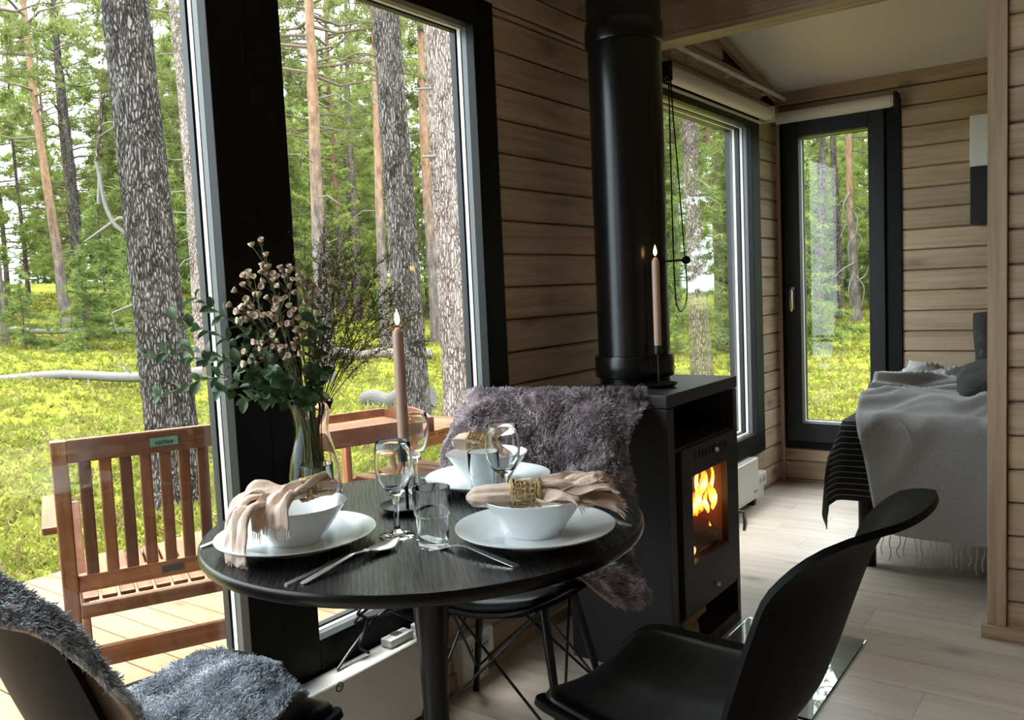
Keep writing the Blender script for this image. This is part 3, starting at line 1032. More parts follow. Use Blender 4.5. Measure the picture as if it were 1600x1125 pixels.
def fur_fn(v0, v1, wtab, lift=.016, behind=.16, amp=.012, seed=0., extra=None):
    """a hide laid over the chair shell: v runs along the seat and up the back, beyond 1 it hangs behind"""
    def fn(a, b):
        u = 1 - a * 2
        v = v0 + (v1 - v0) * b
        w, = lerp_tab(wtab, b)
        w *= 1 + .10 * mn.noise(Vector((seed, b * 6.5, 3 if u > 0 else 8))) + .03 * mn.noise(Vector((seed, b * 22, 3 if u > 0 else 8)))
        x = u * w
        if v <= 1:
            hw = prof_at(v)[2]
            us = max(-1, min(1, x / max(hw, .16)))
            p = Vector(seat_pt(us, v))
            p.x = x
        else:
            p = Vector(seat_pt(0, 1))
            s = (v - 1) / .18
            p = Vector((x, p.y - .05 * math.sin(min(1, s * 2) * PI / 2) - .0 * s, p.z + .012 * math.sin(min(1, s) * PI) - behind * max(0, s - .2)))
            hw = .2
        back = min(1, max(0, (v - .45) / .25))
        ex = max(0, abs(x) - (hw if v <= 1 else .24))
        p.y -= back * ex * .75
        p.z -= (1 - back) * ex * 1.25 + back * ex * .12
        p.y += back * lift * (1.0 if v <= 1 else .3)
        p.z += (1 - back * .5) * lift + (.02 if v > .93 else 0) * min(1, (v - .93) / .07 if v > .93 else 0)
        nzv = mn.noise_vector(Vector((x * 7 + seed, v * 5, seed))) * amp + mn.noise_vector(Vector((x * 22 + seed, v * 16, seed + 3))) * amp * .45
        p += Vector((nzv.x * .5, nzv.y * (.4 + .6 * back), abs(nzv.z) * (1.4 - back)))
        if extra:
            p += Vector(extra(u, v, x))
        return tuple(p)
    return fn


m_hide = plain('pale_hide', (.40, .31, .24), .8)
m_fur_p = fur_mat('mauve_grey_fur', (.12, .093, .108), (.25, .205, .232), (.54, .475, .51))
m_fur_g = fur_mat('blue_grey_fur', (.155, .172, .20), (.32, .35, .40), (.54, .575, .635))
sheepskin('sheepskin', 'mauve grey sheepskin hung over the chair by the stove', CH['back'],
          fur_fn(.22, 1.16, [(0, .16), (.10, .28), (.28, .335), (.45, .29), (.6, .285), (.72, .275), (.80, .295), (.87, .285), (.93, .262), (1, .24)], amp=.018, seed=2.3), 30, 44, m_fur_p, m_hide, 130000, .0165, 5, (0, .1, -.55))
sheepskin('sheepskin', 'blue grey sheepskin draped over the chair left of the table', CH['left'],
          fur_fn(.15, 1.14, [(0, .12), (.1, .165), (.3, .185), (.5, .205), (.62, .245), (.8, .27), (1, .265)], amp=.022, seed=7.7, lift=.018,
                 extra=lambda u, v, x: (0, 0, .045 * math.exp(-((v - .2) / .14) ** 2) * (1 - .5 * u * u))), 30, 44, m_fur_g, m_hide, 130000, .0130, 9, (.1, .35, -.2))
# ------------------------------------------------------------------ tableware
m_porc = plain('white_porcelain', (.78, .82, .84), .12, spec=.55)
m_glass = glass_mat('drinking_glass', (.985, .995, .995), 1.33)
m_steel = plain('polished_cutlery', (.80, .79, .78), .28, 1.)
TT = TZ + .0004
PL = {'left': (-1.249, 1.007), 'right': (-.875, 1.251), 'back': (-1.212, 1.548)}
PLATE = [(0, .004), (.074, .004), (.079, 0), (.084, 0), (.088, .005), (.146, .0225), (.1478, .0245), (.1476, .0262), (.146, .0262), (.105, .0125), (.09, .0092), (.086, .0085), (0, .0085)]
BOWL = [(0, .003), (.042, .003), (.044, 0), (.048, 0), (.050, .004), (.066, .027), (.0945, .0668), (.0962, .0692), (.0955, .0704), (.0935, .0698), (.064, .029), (.046, .009), (.04, .0072), (0, .0068)]
p0 = mk('dinner_plate', MB().lathe(PLATE, 72), m_porc, smooth=True)
b0 = mk('bowl', MB().lathe(BOWL, 64), m_porc, smooth=True)
lab = {'left': 'at the place setting nearest the vase', 'right': 'at the place setting nearest the stove door', 'back': 'at the far place setting before the sheepskin'}
lab = {'left': 'under the draped pink napkin beside the vase', 'right': 'at the table edge with the fork beside it', 'back': 'at the far setting before the mauve sheepskin'}
for i, k in enumerate(('left', 'right', 'back')):
    p = p0 if i == 0 else p0.copy()
    b = b0 if i == 0 else b0.copy()
    if i:
        COL.objects.link(p)
        COL.objects.link(b)
    p.location = (*PL[k], TT)
    b.location = (*PL[k], TT + .0089)
    tag(p, 'white dinner plate ' + lab[k], 'plate', 'dinner plates')
    tag(b, 'white footed bowl on the plate ' + lab[k], 'bowl', 'bowls on the plates')

WINE = [(0, 0), (.034, 0), (.0355, .0012), (.035, .0026), (.024, .0052), (.010, .0095), (.0058, .018), (.0048, .04), (.0050, .062), (.0075, .0755), (.014, .083), (.0255, .096), (.0335, .115), (.0366, .136), (.0352, .160), (.0325, .1815), (.0318, .1825), (.0312, .1815), (.0338, .160), (.0352, .136), (.0321, .115), (.024, .0975), (.0125, .0865), (0, .0835)]
w0 = mk('wine_glass', MB().lathe(WINE, 48), m_glass, smooth=True, angle=180)
for i, (x, y, l) in enumerate(((-1.116, 1.138, 'empty wine glass standing in front of the table candle'), (-1.335, 1.432, 'empty wine glass standing behind the table candle'), (-1.028, 1.366, 'empty wine glass in front of the far bowl'))):
    o = w0 if i == 0 else w0.copy()
    if i:
        COL.objects.link(o)
    o.location = (x, y, TT)
    tag(o, l, 'wine glass', 'wine glasses on the table')
TUMB = [(0, .001), (.022, .0), (.0265, .0015), (.0275, .004), (.0285, .03), (.0298, .058), (.0318, .0605), (.0335, .0625), (.0338, .066), (.0345, .1085), (.0340, .1098), (.0332, .1085), (.0324, .066), (.0315, .0635), (.0283, .0595), (.0268, .03), (.0255, .014), (.022, .0115), (0, .011)]
u0 = mk('tumbler', MB().lathe(TUMB, 48), m_glass, smooth=True, angle=180)
for i, (x, y, l) in enumerate(((-1.007, 1.118, 'stackable water tumbler beside the front wine glass and fork'), (-1.378, 1.176, 'water tumbler between the vase and the draped napkin'), (-1.128, 1.427, 'water tumbler beside the wine glass in front of the far bowl'))):
    o = u0 if i == 0 else u0.copy()
    if i:
        COL.objects.link(o)
    o.location = (x, y, TT)
    tag(o, l, 'tumbler', 'water tumblers on the table')


def cutlery(kind, head, tail, label, z=TT, group='cutlery'):
    """a piece from the tip of its head to the end of its handle"""
    hx, hy = head
    tx, ty = tail
    L = math.hypot(tx - hx, ty - hy)
    ang = math.atan2(ty - hy, tx - hx)
    mb = MB()
    k = L / .205
    if kind == 'spoon':
        tab = [(0, .001), (.012, .011), (.035, .0195), (.055, .0195), (.08, .010), (.092, .0042), (.11, .0032), (.15, .0045), (.19, .0062), (.235, .0066), (.24, .004)]
    elif kind == 'fork':
        tab = [(0, .0118), (.03, .0122), (.05, .0122), (.066, .009), (.082, .0036), (.11, .0034), (.15, .005), (.19, .0068), (.235, .0072), (.24, .004)]
    else:
        tab = [(0, .001), (.012, .006), (.06, .0095), (.11, .009), (.118, .0055), (.15, .0055), (.2, .0068), (.235, .0072), (.24, .004)]
    s = L / .24

    def zc(x):
        if kind == 'knife':
            return .003
        return lerp_tab([(0, .0085), (.02, .0055), (.04, .004), (.07, .0055), (.095, .013), (.12, .0155), (.17, .010), (.24, .002)], x)[0]

    def fn(a, b):
        x = b * .24
        w, = lerp_tab(tab, x)
        u = a * 2 - 1
        z = zc(x) * s
        if kind == 'spoon' and x < .09:
            z += (u * u - 1) * .006 * math.sin(PI * min(1, x / .085)) * s + .003 * s
        if kind == 'knife':
            z = .0012
        return (x * s, u * w * s, z)
    if kind != 'fork':
        mb.shell(8, 48, lambda a, b: fn(1 - a, b), .0016)
    else:
        mb.shell(8, 40, lambda a, b: fn(1 - a, .20 + .80 * b), .0016)
        for q in range(4):
            u0_ = (-.0122 + q * .0244 / 3) * .86 + .0
            pts = [((x) * s, u0_ * s * (1 if x > .01 else .98), zc(x) * s - .0008) for x in (0.0, .012, .025, .04, .05)]
            mb.tube(pts, [.0008, .0013, .0015, .0016, .0016], 6)
    o = mk(kind, mb, m_steel, smooth=True, angle=60)
    o.location = (hx, hy, z + .0014)
    o.rotation_euler = (0, 0, ang)
    zmin = min(v[2] for v in mb.v)
    o.location.z = z - zmin
    tag(o, label, kind, group)
    return o


cutlery('spoon', (-1.079, 1.103), (-1.064, .862), 'soup spoon lying bowl up right of the draped napkin plate')
cutlery('knife', (-1.118, 1.05), (-1.086, .848), 'table knife lying under the edge of the plate beside the spoon')
cutlery('fork', (-1.046, 1.128), (-.806, 1.098), 'fork lying in front of the tumbler at the plate edge')
cutlery('fork', (-1.39, 1.10), (-1.402, .905), 'fork mostly under the rim of the plate by the chair with blue sheepskin')
cutlery('knife', (-.90, 1.465), (-.752, 1.392), 'knife handle showing right of the fringed napkin, nearer one')
cutlery('spoon', (-.96, 1.49), (-.79, 1.408), 'spoon handle showing right of the fringed napkin, farther one')
cutlery('spoon', (-1.375, 1.50), (-1.425, 1.595), 'small spoon left of the far plate') if False else cutlery('fork', (-1.335, 1.70) if False else (-1.40, 1.52), (-1.31, 1.66), 'fork lying left of the far plate, partly under its rim')

# ------------------------------------------------------------------ napkins in woven rings
t_ = NT('pink_linen')
wv = t_.n('TexNoise', Vector=t_.coords((420, 420, 60)), Scale=1.0, Detail=3.0)
n2 = t_.n('TexNoise', Vector=t_.coords((25, 25, 25)), Scale=1.0, Detail=3.0)
cc = t_.ramp(n2.outputs[0], [(.3, (.66, .49, .40)), (.7, (.80, .63, .535))])
t_.P(Base__Color=cc.outputs[0], Roughness=.9)
t_.set(t_.p, 'Sheen Weight', .3)
t_.bump(t_.math('ADD', wv.outputs[0], n2.outputs[0]), .5, .003)
m_linen = t_.m
m_straw = wood('woven_straw', 0, (.26, .17, .06), (.44, .31, .13), (.62, .47, .24), rough=.6, grain=160, along=30, knots=False, piece=.5, rand=9)
m_fringe = plain('linen_thread', (.76, .59, .49), .9)


def place(M_, mb):
    mb.v = [tuple(M_ @ Vector(v)) for v in mb.v]
    return mb


def napkin(M_, label, ring_label, loop_len, strips, seed, R=.023, loop_w=.03):
    rnd = random.Random(seed)
    t = thing('napkin', label, 'napkin', M_.translation)
    # the folded loop side
    tabw = [(0, .018), (.3, loop_w * .82), (.7, loop_w), (.9, loop_w * .86), (1, loop_w * .35)]
    tabh = [(0, .017), (.3, .017), (.7, .0175), (.9, .014), (1, .004)]

    def loop(a, b):
        th = a * 2 * PI
        w, = lerp_tab(tabw, b)
        h, = lerp_tab(tabh, b)
        f = 1 + .16 * math.sin(4 * th + seed + b * 1.4) + .09 * math.sin(9 * th + b * 4)
        x = .020 - (.020 + loop_len) * b
        return (x, w * math.cos(th) * f, h * math.sin(th) * f - .006 * b)
    mk('folded_end', place(M_, MB().grid(40, 22, loop)), m_linen, t, smooth=True, angle=180)
    fr = MB()
    for si, (ang, ln, wd, droop, lift, hz) in enumerate(strips):
        def strip(a, b, ang=ang, ln=ln, wd=wd, droop=droop, lift=lift, si=si, hz=hz):
            u = a * 2 - 1
            s = .02 - .045 * (1 - b) + ln * b
            fold = abs(((a * 2.0 + .25) % 1) * 2 - 1)
            drop = 0.
            if s > hz:
                q = s - hz
                s, drop = hz + .022 * math.tanh(q / .02) + .12 * q, q * q / (q + .012)
            w = .012 + (wd - .012) * min(1, b * 1.3)
            A = ang * min(1, b * 1.5)
            lat = u * w
            x = s * math.cos(A) - lat * math.sin(A)
            y = s * math.sin(A) + lat * math.cos(A)
            z = lift * b + (fold - .5) * .018 * (1 - b * .35) - droop * b * b + .004 * math.sin(9 * b + 3 * u + seed + si) + (.012 - si * .008) * (1 - b)
            wr = mn.noise_vector(Vector((s * 38 + si * 5, u * 3.2, seed + drop * 30))) * .0065 * min(1, b * 2)
            return (x + wr.x * .6, y + wr.y, z - drop + wr.z)
        mk('folded_flap', place(M_, MB().shell(16, 22, strip, .0016)), m_linen, t, smooth=True, angle=180)
        for q in range(34):
            a = q / 33
            p, p2 = Vector(strip(a, 1)), Vector(strip(a, .94))
            d = (p - p2).normalized()
            e1 = p + d * rnd.uniform(.004, .008) + Vector((0, rnd.uniform(-1, 1) * .003, -rnd.uniform(0, .004)))
            e2 = e1 + d * rnd.uniform(.003, .008) + Vector((0, rnd.uniform(-1, 1) * .004, -rnd.uniform(0, .006)))
            fr.tube([p - d * .002, e1, e2], [.0008, .0007, .0003], 4, cap=False)
    mk('fringe', place(M_, fr), m_fringe, t, kind='stuff')
    r = thing('napkin_ring', ring_label, 'napkin ring', M_.translation)
    for q in range(7):
        x = -.026 + .052 * q / 6
        edge = q in (0, 6)
        pts = [(x + .0012 * math.sin(6 * th), (R + .0012 * math.cos(11 * th + q * 3)) * math.cos(th), (R + .0012 * math.cos(11 * th + q * 3)) * .95 * math.sin(th)) for th in [2 * PI * k / 44 for k in range(44)]]
        mk('strand', place(M_, MB().tube(pts, .0025 if edge else .0015, 6, closed=True)), m_straw, r, smooth=True)
        if edge:
            mk('strand', place(M_, MB().tube([(p[0] * .9, p[1] * 1.03, p[2] * 1.03) for p in pts], .0022, 6, closed=True)), m_straw, r, smooth=True)
    for k in range(17):
        th = 2 * PI * k / 17
        pts = [(x, (R + .0016 * math.cos(i * PI)) * math.cos(th), (R + .0016 * math.cos(i * PI)) * .95 * math.sin(th)) for i, x in enumerate([-.026 + .052 * j / 8 for j in range(9)])]
        mk('upright_strand', place(M_, MB().tube(pts, .0016, 5)), m_straw, r, smooth=True)
    return t


def frame(pos, yaw, tilt=0., roll=0.):
    return Matrix.Translation(pos) @ Matrix.Rotation(yaw, 4, 'Z') @ Matrix.Rotation(tilt, 4, 'Y') @ Matrix.Rotation(roll, 4, 'X')


yR = math.atan2(rt0.y, rt0.x)
napkin(frame((PL['right'][0] - .004, PL['right'][1] - .020, .833), yR + .02, .02), 'pink linen napkin spread over the bowl nearest the fork',
       'woven straw ring round the napkin on the bowl nearest the fork', .108,
       [(.20, .130, .034, .012, .028, 9), (-.02, .135, .036, .006, .014, 9), (-.34, .085, .032, .0, .0, .09), (-.10, .150, .03, .026, .004, 9), (.05, .11, .026, -.006, .02, 9)], 1, R=.025)
napkin(frame((PL['left'][0] + .012, PL['left'][1] + .038, .848), -1.62, .05), 'pink linen napkin with ragged ends hanging over the bowl beside the vase',
       'woven straw ring on the napkin beside the vase', .045,
       [(.34, .150, .036, .0, .012, .115), (-.32, .195, .040, .0, .010, .125), (.0, .235, .034, .0, .004, .148), (-.58, .11, .03, .0, .022, .10)], 5, R=.021, loop_w=.028)
napkin(frame((PL['back'][0] - .022, PL['back'][1] + .005, .846), yR - .35, .12), 'pink linen napkin in the far bowl before the mauve sheepskin',
       'woven straw ring on the napkin in the far bowl', .07,
       [(.1, .06, .026, .03, .0, 9), (-.35, .055, .026, .022, .0, 9)], 9, R=.023, loop_w=.027)

# ------------------------------------------------------------------ vase and flowers
VX, VY = -1.456, 1.235
VASE = [(.0, .003), (.045, .001), (.052, .003), (.0565, .012), (.0585, .04), (.0585, .07), (.053, .105), (.043, .14), (.0372, .165), (.0375, .185), (.043, .21), (.0515, .232)]
inner = [(r - .0028 if r > 0 else 0, z + (.012 if z < .01 else 0)) for r, z in VASE[::-1] if z > .009] + [(.04, .016), (0, .014)]
tag(mk('vase', MB().lathe([(r, z) for r, z in VASE] + [(.0502, .2332)] + inner, 56, (VX, VY, TT)), glass_mat('vase_glass', (.985, .995, .985), 1.22), smooth=True, angle=180),
    'clear hourglass vase holding the flower bouquet on the table', 'vase')
m_stem = plain('green_stem', (.11, .12, .035), .6)
m_twig = plain('dark_twig', (.05, .045, .022), .7)
m_euc = leafy('eucalyptus_leaf', (.026, .060, .026), (.07, .125, .062), .22, .45, 14)
t_ = NT('waxflower')
oi = t_.n('ObjectInfo')
tcg = t_.n('TexCoord')
sz = t_.n('SeparateXYZ', Vector=tcg.outputs['Generated'])
pet = t_.ramp(oi.outputs['Random'], [(.0, (.66, .57, .42)), (.4, (.60, .47, .37)), (.75, (.46, .31, .26)), (1, (.70, .64, .48))])
cen = t_.ramp(sz.outputs['Z'], [(.25, (.42, .40, .12)), (.5, (1, 1, 1))])
t_.P(Base__Color=t_.mix(1.0, pet.outputs[0], cen.outputs[0], 'MULTIPLY').outputs[0], Roughness=.7)
m_flower = t_.m
m_bit = plain('limonium_bud', (.15, .145, .07), .8)
bq = thing('flower_bouquet', 'bouquet of eucalyptus, cream waxflowers and fine dark sprays in the vase', 'bouquet', (VX, VY, TT))
V0 = Vector((VX, VY, TZ))
rnd = random.Random(11)
dep = Vector((fwd.x, fwd.y, 0)).normalized()


def leaf_mesh(L, W, nm):
    def fn(a, b):
        u = a * 2 - 1
        w = W * (math.sin(PI * min(1, b * .93 + .06)) ** .75)
        return (u * w, b * L, .10 * L * math.sin(PI * b) * .6 + abs(u) * w * .32)
    mb = MB().grid(4, 7, fn)
    me = bpy.data.meshes.new(nm)
    me.from_pydata(mb.v, [], mb.f)
    me.polygons.foreach_set('use_smooth', [True] * len(me.polygons))
    me.materials.append(m_euc)
    return me


LEAVES = [leaf_mesh(.036, .0115, 'leaf'), leaf_mesh(.042, .0125, 'leaf'), leaf_mesh(.030, .0105, 'leaf')]


def stem_path(dx, z, dd, spread=.02):
    a = rnd.random() * 6.28
    bot = V0 + Vector((spread * math.cos(a), spread * math.sin(a), .018))
    s = 1 if dx > 0 else -1
    neck = V0 + rt0 * max(-.022, min(.022, dx * .12 + rnd.uniform(-.008, .008))) + dep * max(-.022, min(.022, dd * .15)) + Vector((0, 0, .195))
    tip = V0 + rt0 * dx + dep * dd + Vector((0, 0, z - TZ))
    mid = neck.lerp(tip, .5) + Vector((0, 0, .05 * abs(dx) / .3 + .01))
    return smooth_path([bot, neck, mid, tip], 7)


def orient(o, d, rollv=0.):
    q = Vector(d).to_track_quat('Y', 'Z')
    o.rotation_mode = 'QUATERNION'
    from mathutils import Quaternion
    o.rotation_quaternion = q @ Quaternion((0, 1, 0), rollv)


for dx, z, dd in ((-.335, 1.10, -.05), (-.33, 1.005, .0), (-.245, 1.215, .03), (-.265, 1.17, -.06), (-.215, 1.09, -.09), (.035, 1.17, -.05), (-.05, 1.06, -.12), (-.16, 1.02, -.1), (.05, 1.05, -.08), (-.12, 1.13, -.03), (-.10, 1.0, -.13), (.02, 1.0, -.1)):
    path = stem_path(dx, z, dd)
    sm = mk('eucalyptus_stem', MB().tube(path, [.0022 - .0014 * i / len(path) for i in range(len(path))], 5), m_stem, bq, smooth=True)
    n = len(path)
    k0 = int(n * .52)
    for i in range(k0, n):
        p = path[i]
        d = (path[min(i + 1, n - 1)] - path[max(i - 1, 0)]).normalized()
        side = d.cross(Vector((0, 0, 1))).normalized()
        if i % 2:
            side = (side * .4 + side.cross(d) * .9).normalized()
        for sg in (-1, 1):
            if rnd.random() < .08:
                continue
            lf = mk('leaf', None, None, sm, mesh=LEAVES[rnd.randrange(3)], local=True)
            lf.location = p - wloc(sm)
            dirn = side * sg * .9 + d * .55 + Vector((rnd.uniform(-.3, .3), rnd.uniform(-.3, .3), rnd.uniform(-.35, .2)))
            orient(lf, dirn, rnd.uniform(-1.2, 1.2))
            sc = rnd.uniform(.7, 1.05) * (1 - .3 * max(0, (i - k0) / (n - k0) - .6))
            lf.scale = (sc, sc, sc)
fm = MB().lathe([(0, -.004), (.0035, -.002), (.0058, .002), (.0078, .0065), (.0072, .0078), (.005, .005), (.0025, .003), (0, .0035)], 10)
fme = bpy.data.meshes.new('blossom')
fme.from_pydata(fm.v, [], fm.f)
fme.polygons.foreach_set('use_smooth', [True] * len(fme.polygons))
fme.materials.append(m_flower)
for dx, z, dd, nb in ((-.085, 1.325, 0, 3), (-.115, 1.255, -.02, 9), (-.075, 1.265, .0, 9), (-.03, 1.26, -.03, 10), (-.10, 1.20, -.05, 9), (-.05, 1.20, -.06, 11), (.0, 1.185, -.05, 10), (-.055, 1.135, -.09, 8), (.01, 1.13, -.07, 8), (.055, 1.27, .02, 9), (.075, 1.24, .0, 7), (.015, 1.22, .03, 9), (-.02, 1.09, -.10, 7), (-.125, 1.19, -.02, 8), (.05, 1.19, -.04, 6), (-.01, 1.25, .05, 9), (-.09, 1.10, -.07, 4)):
    path = stem_path(dx, z, dd, .026)
    sm = mk('waxflower_stem', MB().tube(path, [.0017 - .0009 * i / len(path) for i in range(len(path))], 5), m_stem, bq, smooth=True)
    nd = MB()
    n = len(path)
    for i in range(int(n * .4), n):
        d = (path[min(i + 1, n - 1)] - path[max(i - 1, 0)]).normalized()
        for q in range(9):
            s = (Vector((rnd.gauss(0, 1), rnd.gauss(0, 1), rnd.gauss(0, 1))).normalized() + d * .9).normalized()
            p = path[i] + Vector((rnd.uniform(-1, 1), rnd.uniform(-1, 1), rnd.uniform(-1, 1))) * .004
            w = s.cross(d).normalized() * .0007
            nd.add([p - w, p + w, p + s * rnd.uniform(.012, .024)], [(0, 1, 2)])
    mk('needle_leaves', nd, m_stem, sm, kind='stuff')
    for q in range(nb):
        c = path[-1] + Vector((rnd.gauss(0, .015), rnd.gauss(0, .015), rnd.uniform(-.035, .014)))
        back_ = path[-2 - (q % 3)]
        mk('flower_stalk', MB().tube([back_, c], .0006, 4), m_stem, sm)
        bl = mk('blossom', None, None, sm, mesh=fme, local=True)
        bl.location = c - wloc(sm)
        dirn = (c - back_).normalized() * .7 - dep * .45 + Vector((rnd.uniform(-.5, .5), rnd.uniform(-.5, .5), rnd.uniform(-.1, .5)))
        bl.rotation_mode = 'QUATERNION'
        bl.rotation_quaternion = dirn.to_track_quat('Z', 'Y')
        s = rnd.uniform(.72, 1.08)
        bl.scale = (s, s, s)
for q in range(17):
    dx = .02 + .215 * (q / 16) ** .9 + rnd.uniform(-.012, .012)
    z = 1.335 - .21 * (q / 16) ** 2.2 + rnd.uniform(-.05, .02)
    path = stem_path(dx, z, rnd.uniform(-.05, .07), .03)
    n = len(path)
    mb = MB().tube(path, [.0014 - .0009 * i / n for i in range(n)], 4)
    bits = MB()
    for i in range(int(n * .5), n):
        d = (path[min(i + 1, n - 1)] - path[max(i - 1, 0)]).normalized()
        for _ in range(5):
            s = (Vector((rnd.gauss(0, 1), rnd.gauss(0, 1), rnd.gauss(0, 1))).normalized() * .75 + d).normalized()
            p, e = path[i], path[i] + s * rnd.uniform(.02, .05)
            mb.tube([p, e], [.0005, .0004], 3, cap=False)
            for _ in range(9):
                c = p.lerp(e, rnd.uniform(.35, 1)) + Vector((rnd.gauss(0, 1), rnd.gauss(0, 1), rnd.gauss(0, 1))) * .0035
                r = rnd.uniform(.0010, .0019)
                a1 = Vector((rnd.gauss(0, 1), rnd.gauss(0, 1), rnd.gauss(0, 1))).normalized() * r
                a2 = a1.orthogonal().normalized() * r
                a3 = a1.cross(a2).normalized() * r * 1.6
                bits.add([c + a1, c - a1 * .6 + a2, c - a1 * .6 - a2, c + a3], [(0, 1, 2), (0, 1, 3), (1, 2, 3), (2, 0, 3)])
    sm = mk('fine_spray', mb, m_twig, bq)
    mk('buds', bits, m_bit, sm, kind='stuff')

# ------------------------------------------------------------------ cord lying on the heater
m_cord = plain('black_cord', (.008, .008, .009), .4)
P_ = [(-1.60, 1.50, .268), (-1.60, 1.47, .30), (-1.62, 1.52, .345), (-1.622, 1.49, .375), (-1.62, 1.54, .392), (-1.617, 1.61, .36), (-1.60, 1.65, .31), (-1.59, 1.70, .292), (-1.60, 1.76, .30)]
cb = MB().tube(smooth_path(P_, 8), .0042, 7)
cb.tube(smooth_path([(-1.60, 1.76, .31), (-1.61, 1.68, .335), (-1.618, 1.61, .335), (-1.62, 1.53, .35), (-1.622, 1.48, .352), (-1.62, 1.50, .37), (-1.618, 1.56, .375), (-1.61, 1.63, .325), (-1.585, 1.69, .29)], 8), .0042, 7)
cb.tube(smooth_path([(-1.60, 1.39, .267), (-1.612, 1.46, .30), (-1.618, 1.56, .345), (-1.60, 1.66, .35), (-1.60, 1.75, .355)], 8), .0042, 7)
tag(mk('power_cord', cb, m_cord, smooth=True), 'looped black power cord bundled on the heater under the table', 'cord')
# ------------------------------------------------------------------ daybed with throws
m_bedfab = plain('grey_mattress', (.22, .22, .22), .9)
BX0, BX1, BY0, BY1, BZ = -.93, 1.45, 3.575, 4.80, .60
t = thing('daybed', 'daybed on dark legs by the end wall under the grey throw', 'bed', (0, 4.2, 0))
mk('bed_frame', MB().box(BX0 + .03, BX1, BY0 + .03, BY1, .27, .36), m_leg, t, bevel=.006)
mk('mattress', MB().box(BX0 + .01, BX1, BY0 + .01, BY1, .362, BZ - .02), m_bedfab, t, bevel=.04, segs=4)
for x, y in ((-.853, 3.625), (1.38, 3.625), (-.853, 4.74), (1.38, 4.74)):
    mk('leg', MB().tube([(x, y, 0), (x, y, .275)], .034, 20), m_leg, t, smooth=True)
t_ = NT('striped_black_knit')
co = t_.coords((1, 1, 1))
sx_ = t_.n('SeparateXYZ', Vector=t_.n('TexCoord').outputs['UV'])
st1 = t_.math('LESS_THAN', t_.math('FRACT', t_.math('MULTIPLY', sx_.outputs[1], 62.0)), .13)
st2 = t_.math('LESS_THAN', t_.math('FRACT', t_.math('MULTIPLY', t_.math('ADD', sx_.outputs[0], sx_.outputs[1]), 13.0)), .04)
f_ = t_.math('MAXIMUM', st1, t_.math('MULTIPLY', st2, .0))
t_.P(Base__Color=t_.mix(f_, (.008, .008, .009), (.26, .25, .23)).outputs[0], Roughness=.95)
t_.bump(f_, .4, .003)
m_knit = t_.m
t_ = NT('grey_wool')
n1 = t_.n('TexNoise', Vector=t_.coords((150, 150, 150)), Scale=1.0, Detail=3.0)
cc = t_.ramp(n1.outputs[0], [(.3, (.33, .337, .35)), (.7, (.43, .437, .45))])
t_.P(Base__Color=cc.outputs[0], Roughness=.95)
t_.set(t_.p, 'Sheen Weight', .4)
t_.bump(n1.outputs[0], .25, .002)
m_wool = t_.m


def uvgrid(o, nu, nv, su=1., sv=1.):
    me = o.data
    uv = me.uv_layers.new(name='uv')
    w = nu + 1
    for p in me.polygons:
        for li in p.loop_indices:
            vi = me.loops[li].vertex_index // 2
            uv.data[li].uv = ((vi % w) / nu * su, (vi // w) / nv * sv)


def drape(x, s, z_bot, front_y, side=None):
    """a cloth line running from the wall side over the bed and down its front; s: distance along it"""
    top = BY1 - .10 - front_y
    if s < top:
        return (x, BY1 - .10 - s, BZ + .03)
    q = s - top
    r = .045
    if q < r * PI / 2:
        a = q / r
        return (x, front_y - r * math.sin(a) + .0, BZ + .03 - r * (1 - math.cos(a)))
    q -= r * PI / 2
    return (x, front_y - r, BZ + .03 - r - q)


# black knit throw: lies on the bed and falls over its left corner
KX0, KX1 = -.70, .9


def knit(a, b):
    s = b * 1.52
    y = BY1 - .07 - s * .98
    qf = max(0, (BY0 - .006) - y)
    x = KX1 + (BX0 - .012 - KX1) * min(1, a / .72)
    qs = max(0, (a - .72) / .28) * (.30 + .08 * b)
    if qs:
        x = BX0 - .012 - .035 * min(1, qs * 8) - .010 * math.sin(s * 14 + qs * 6) - qs * .08
    if qf:
        y = BY0 - .010 - .014 * min(1, qf * 10) - .005 * math.sin(x * 26 + qf * 5)
    q = max(qs, qf) + .25 * min(qs, qf)
    z = BZ + .010 - q + (.004 * math.sin(x * 40) * math.sin(s * 22) if q == 0 else 0)
    return (x, y, z)


nu, nv = 60, 44
ko = mk('knit_throw', MB().shell(nu, nv, knit, .006), m_knit, smooth=True, angle=180)
uvgrid(ko, nu, nv, 1., 1.)
tag(ko, 'black knit throw with thin pale stripes over the daybed corner', 'throw')


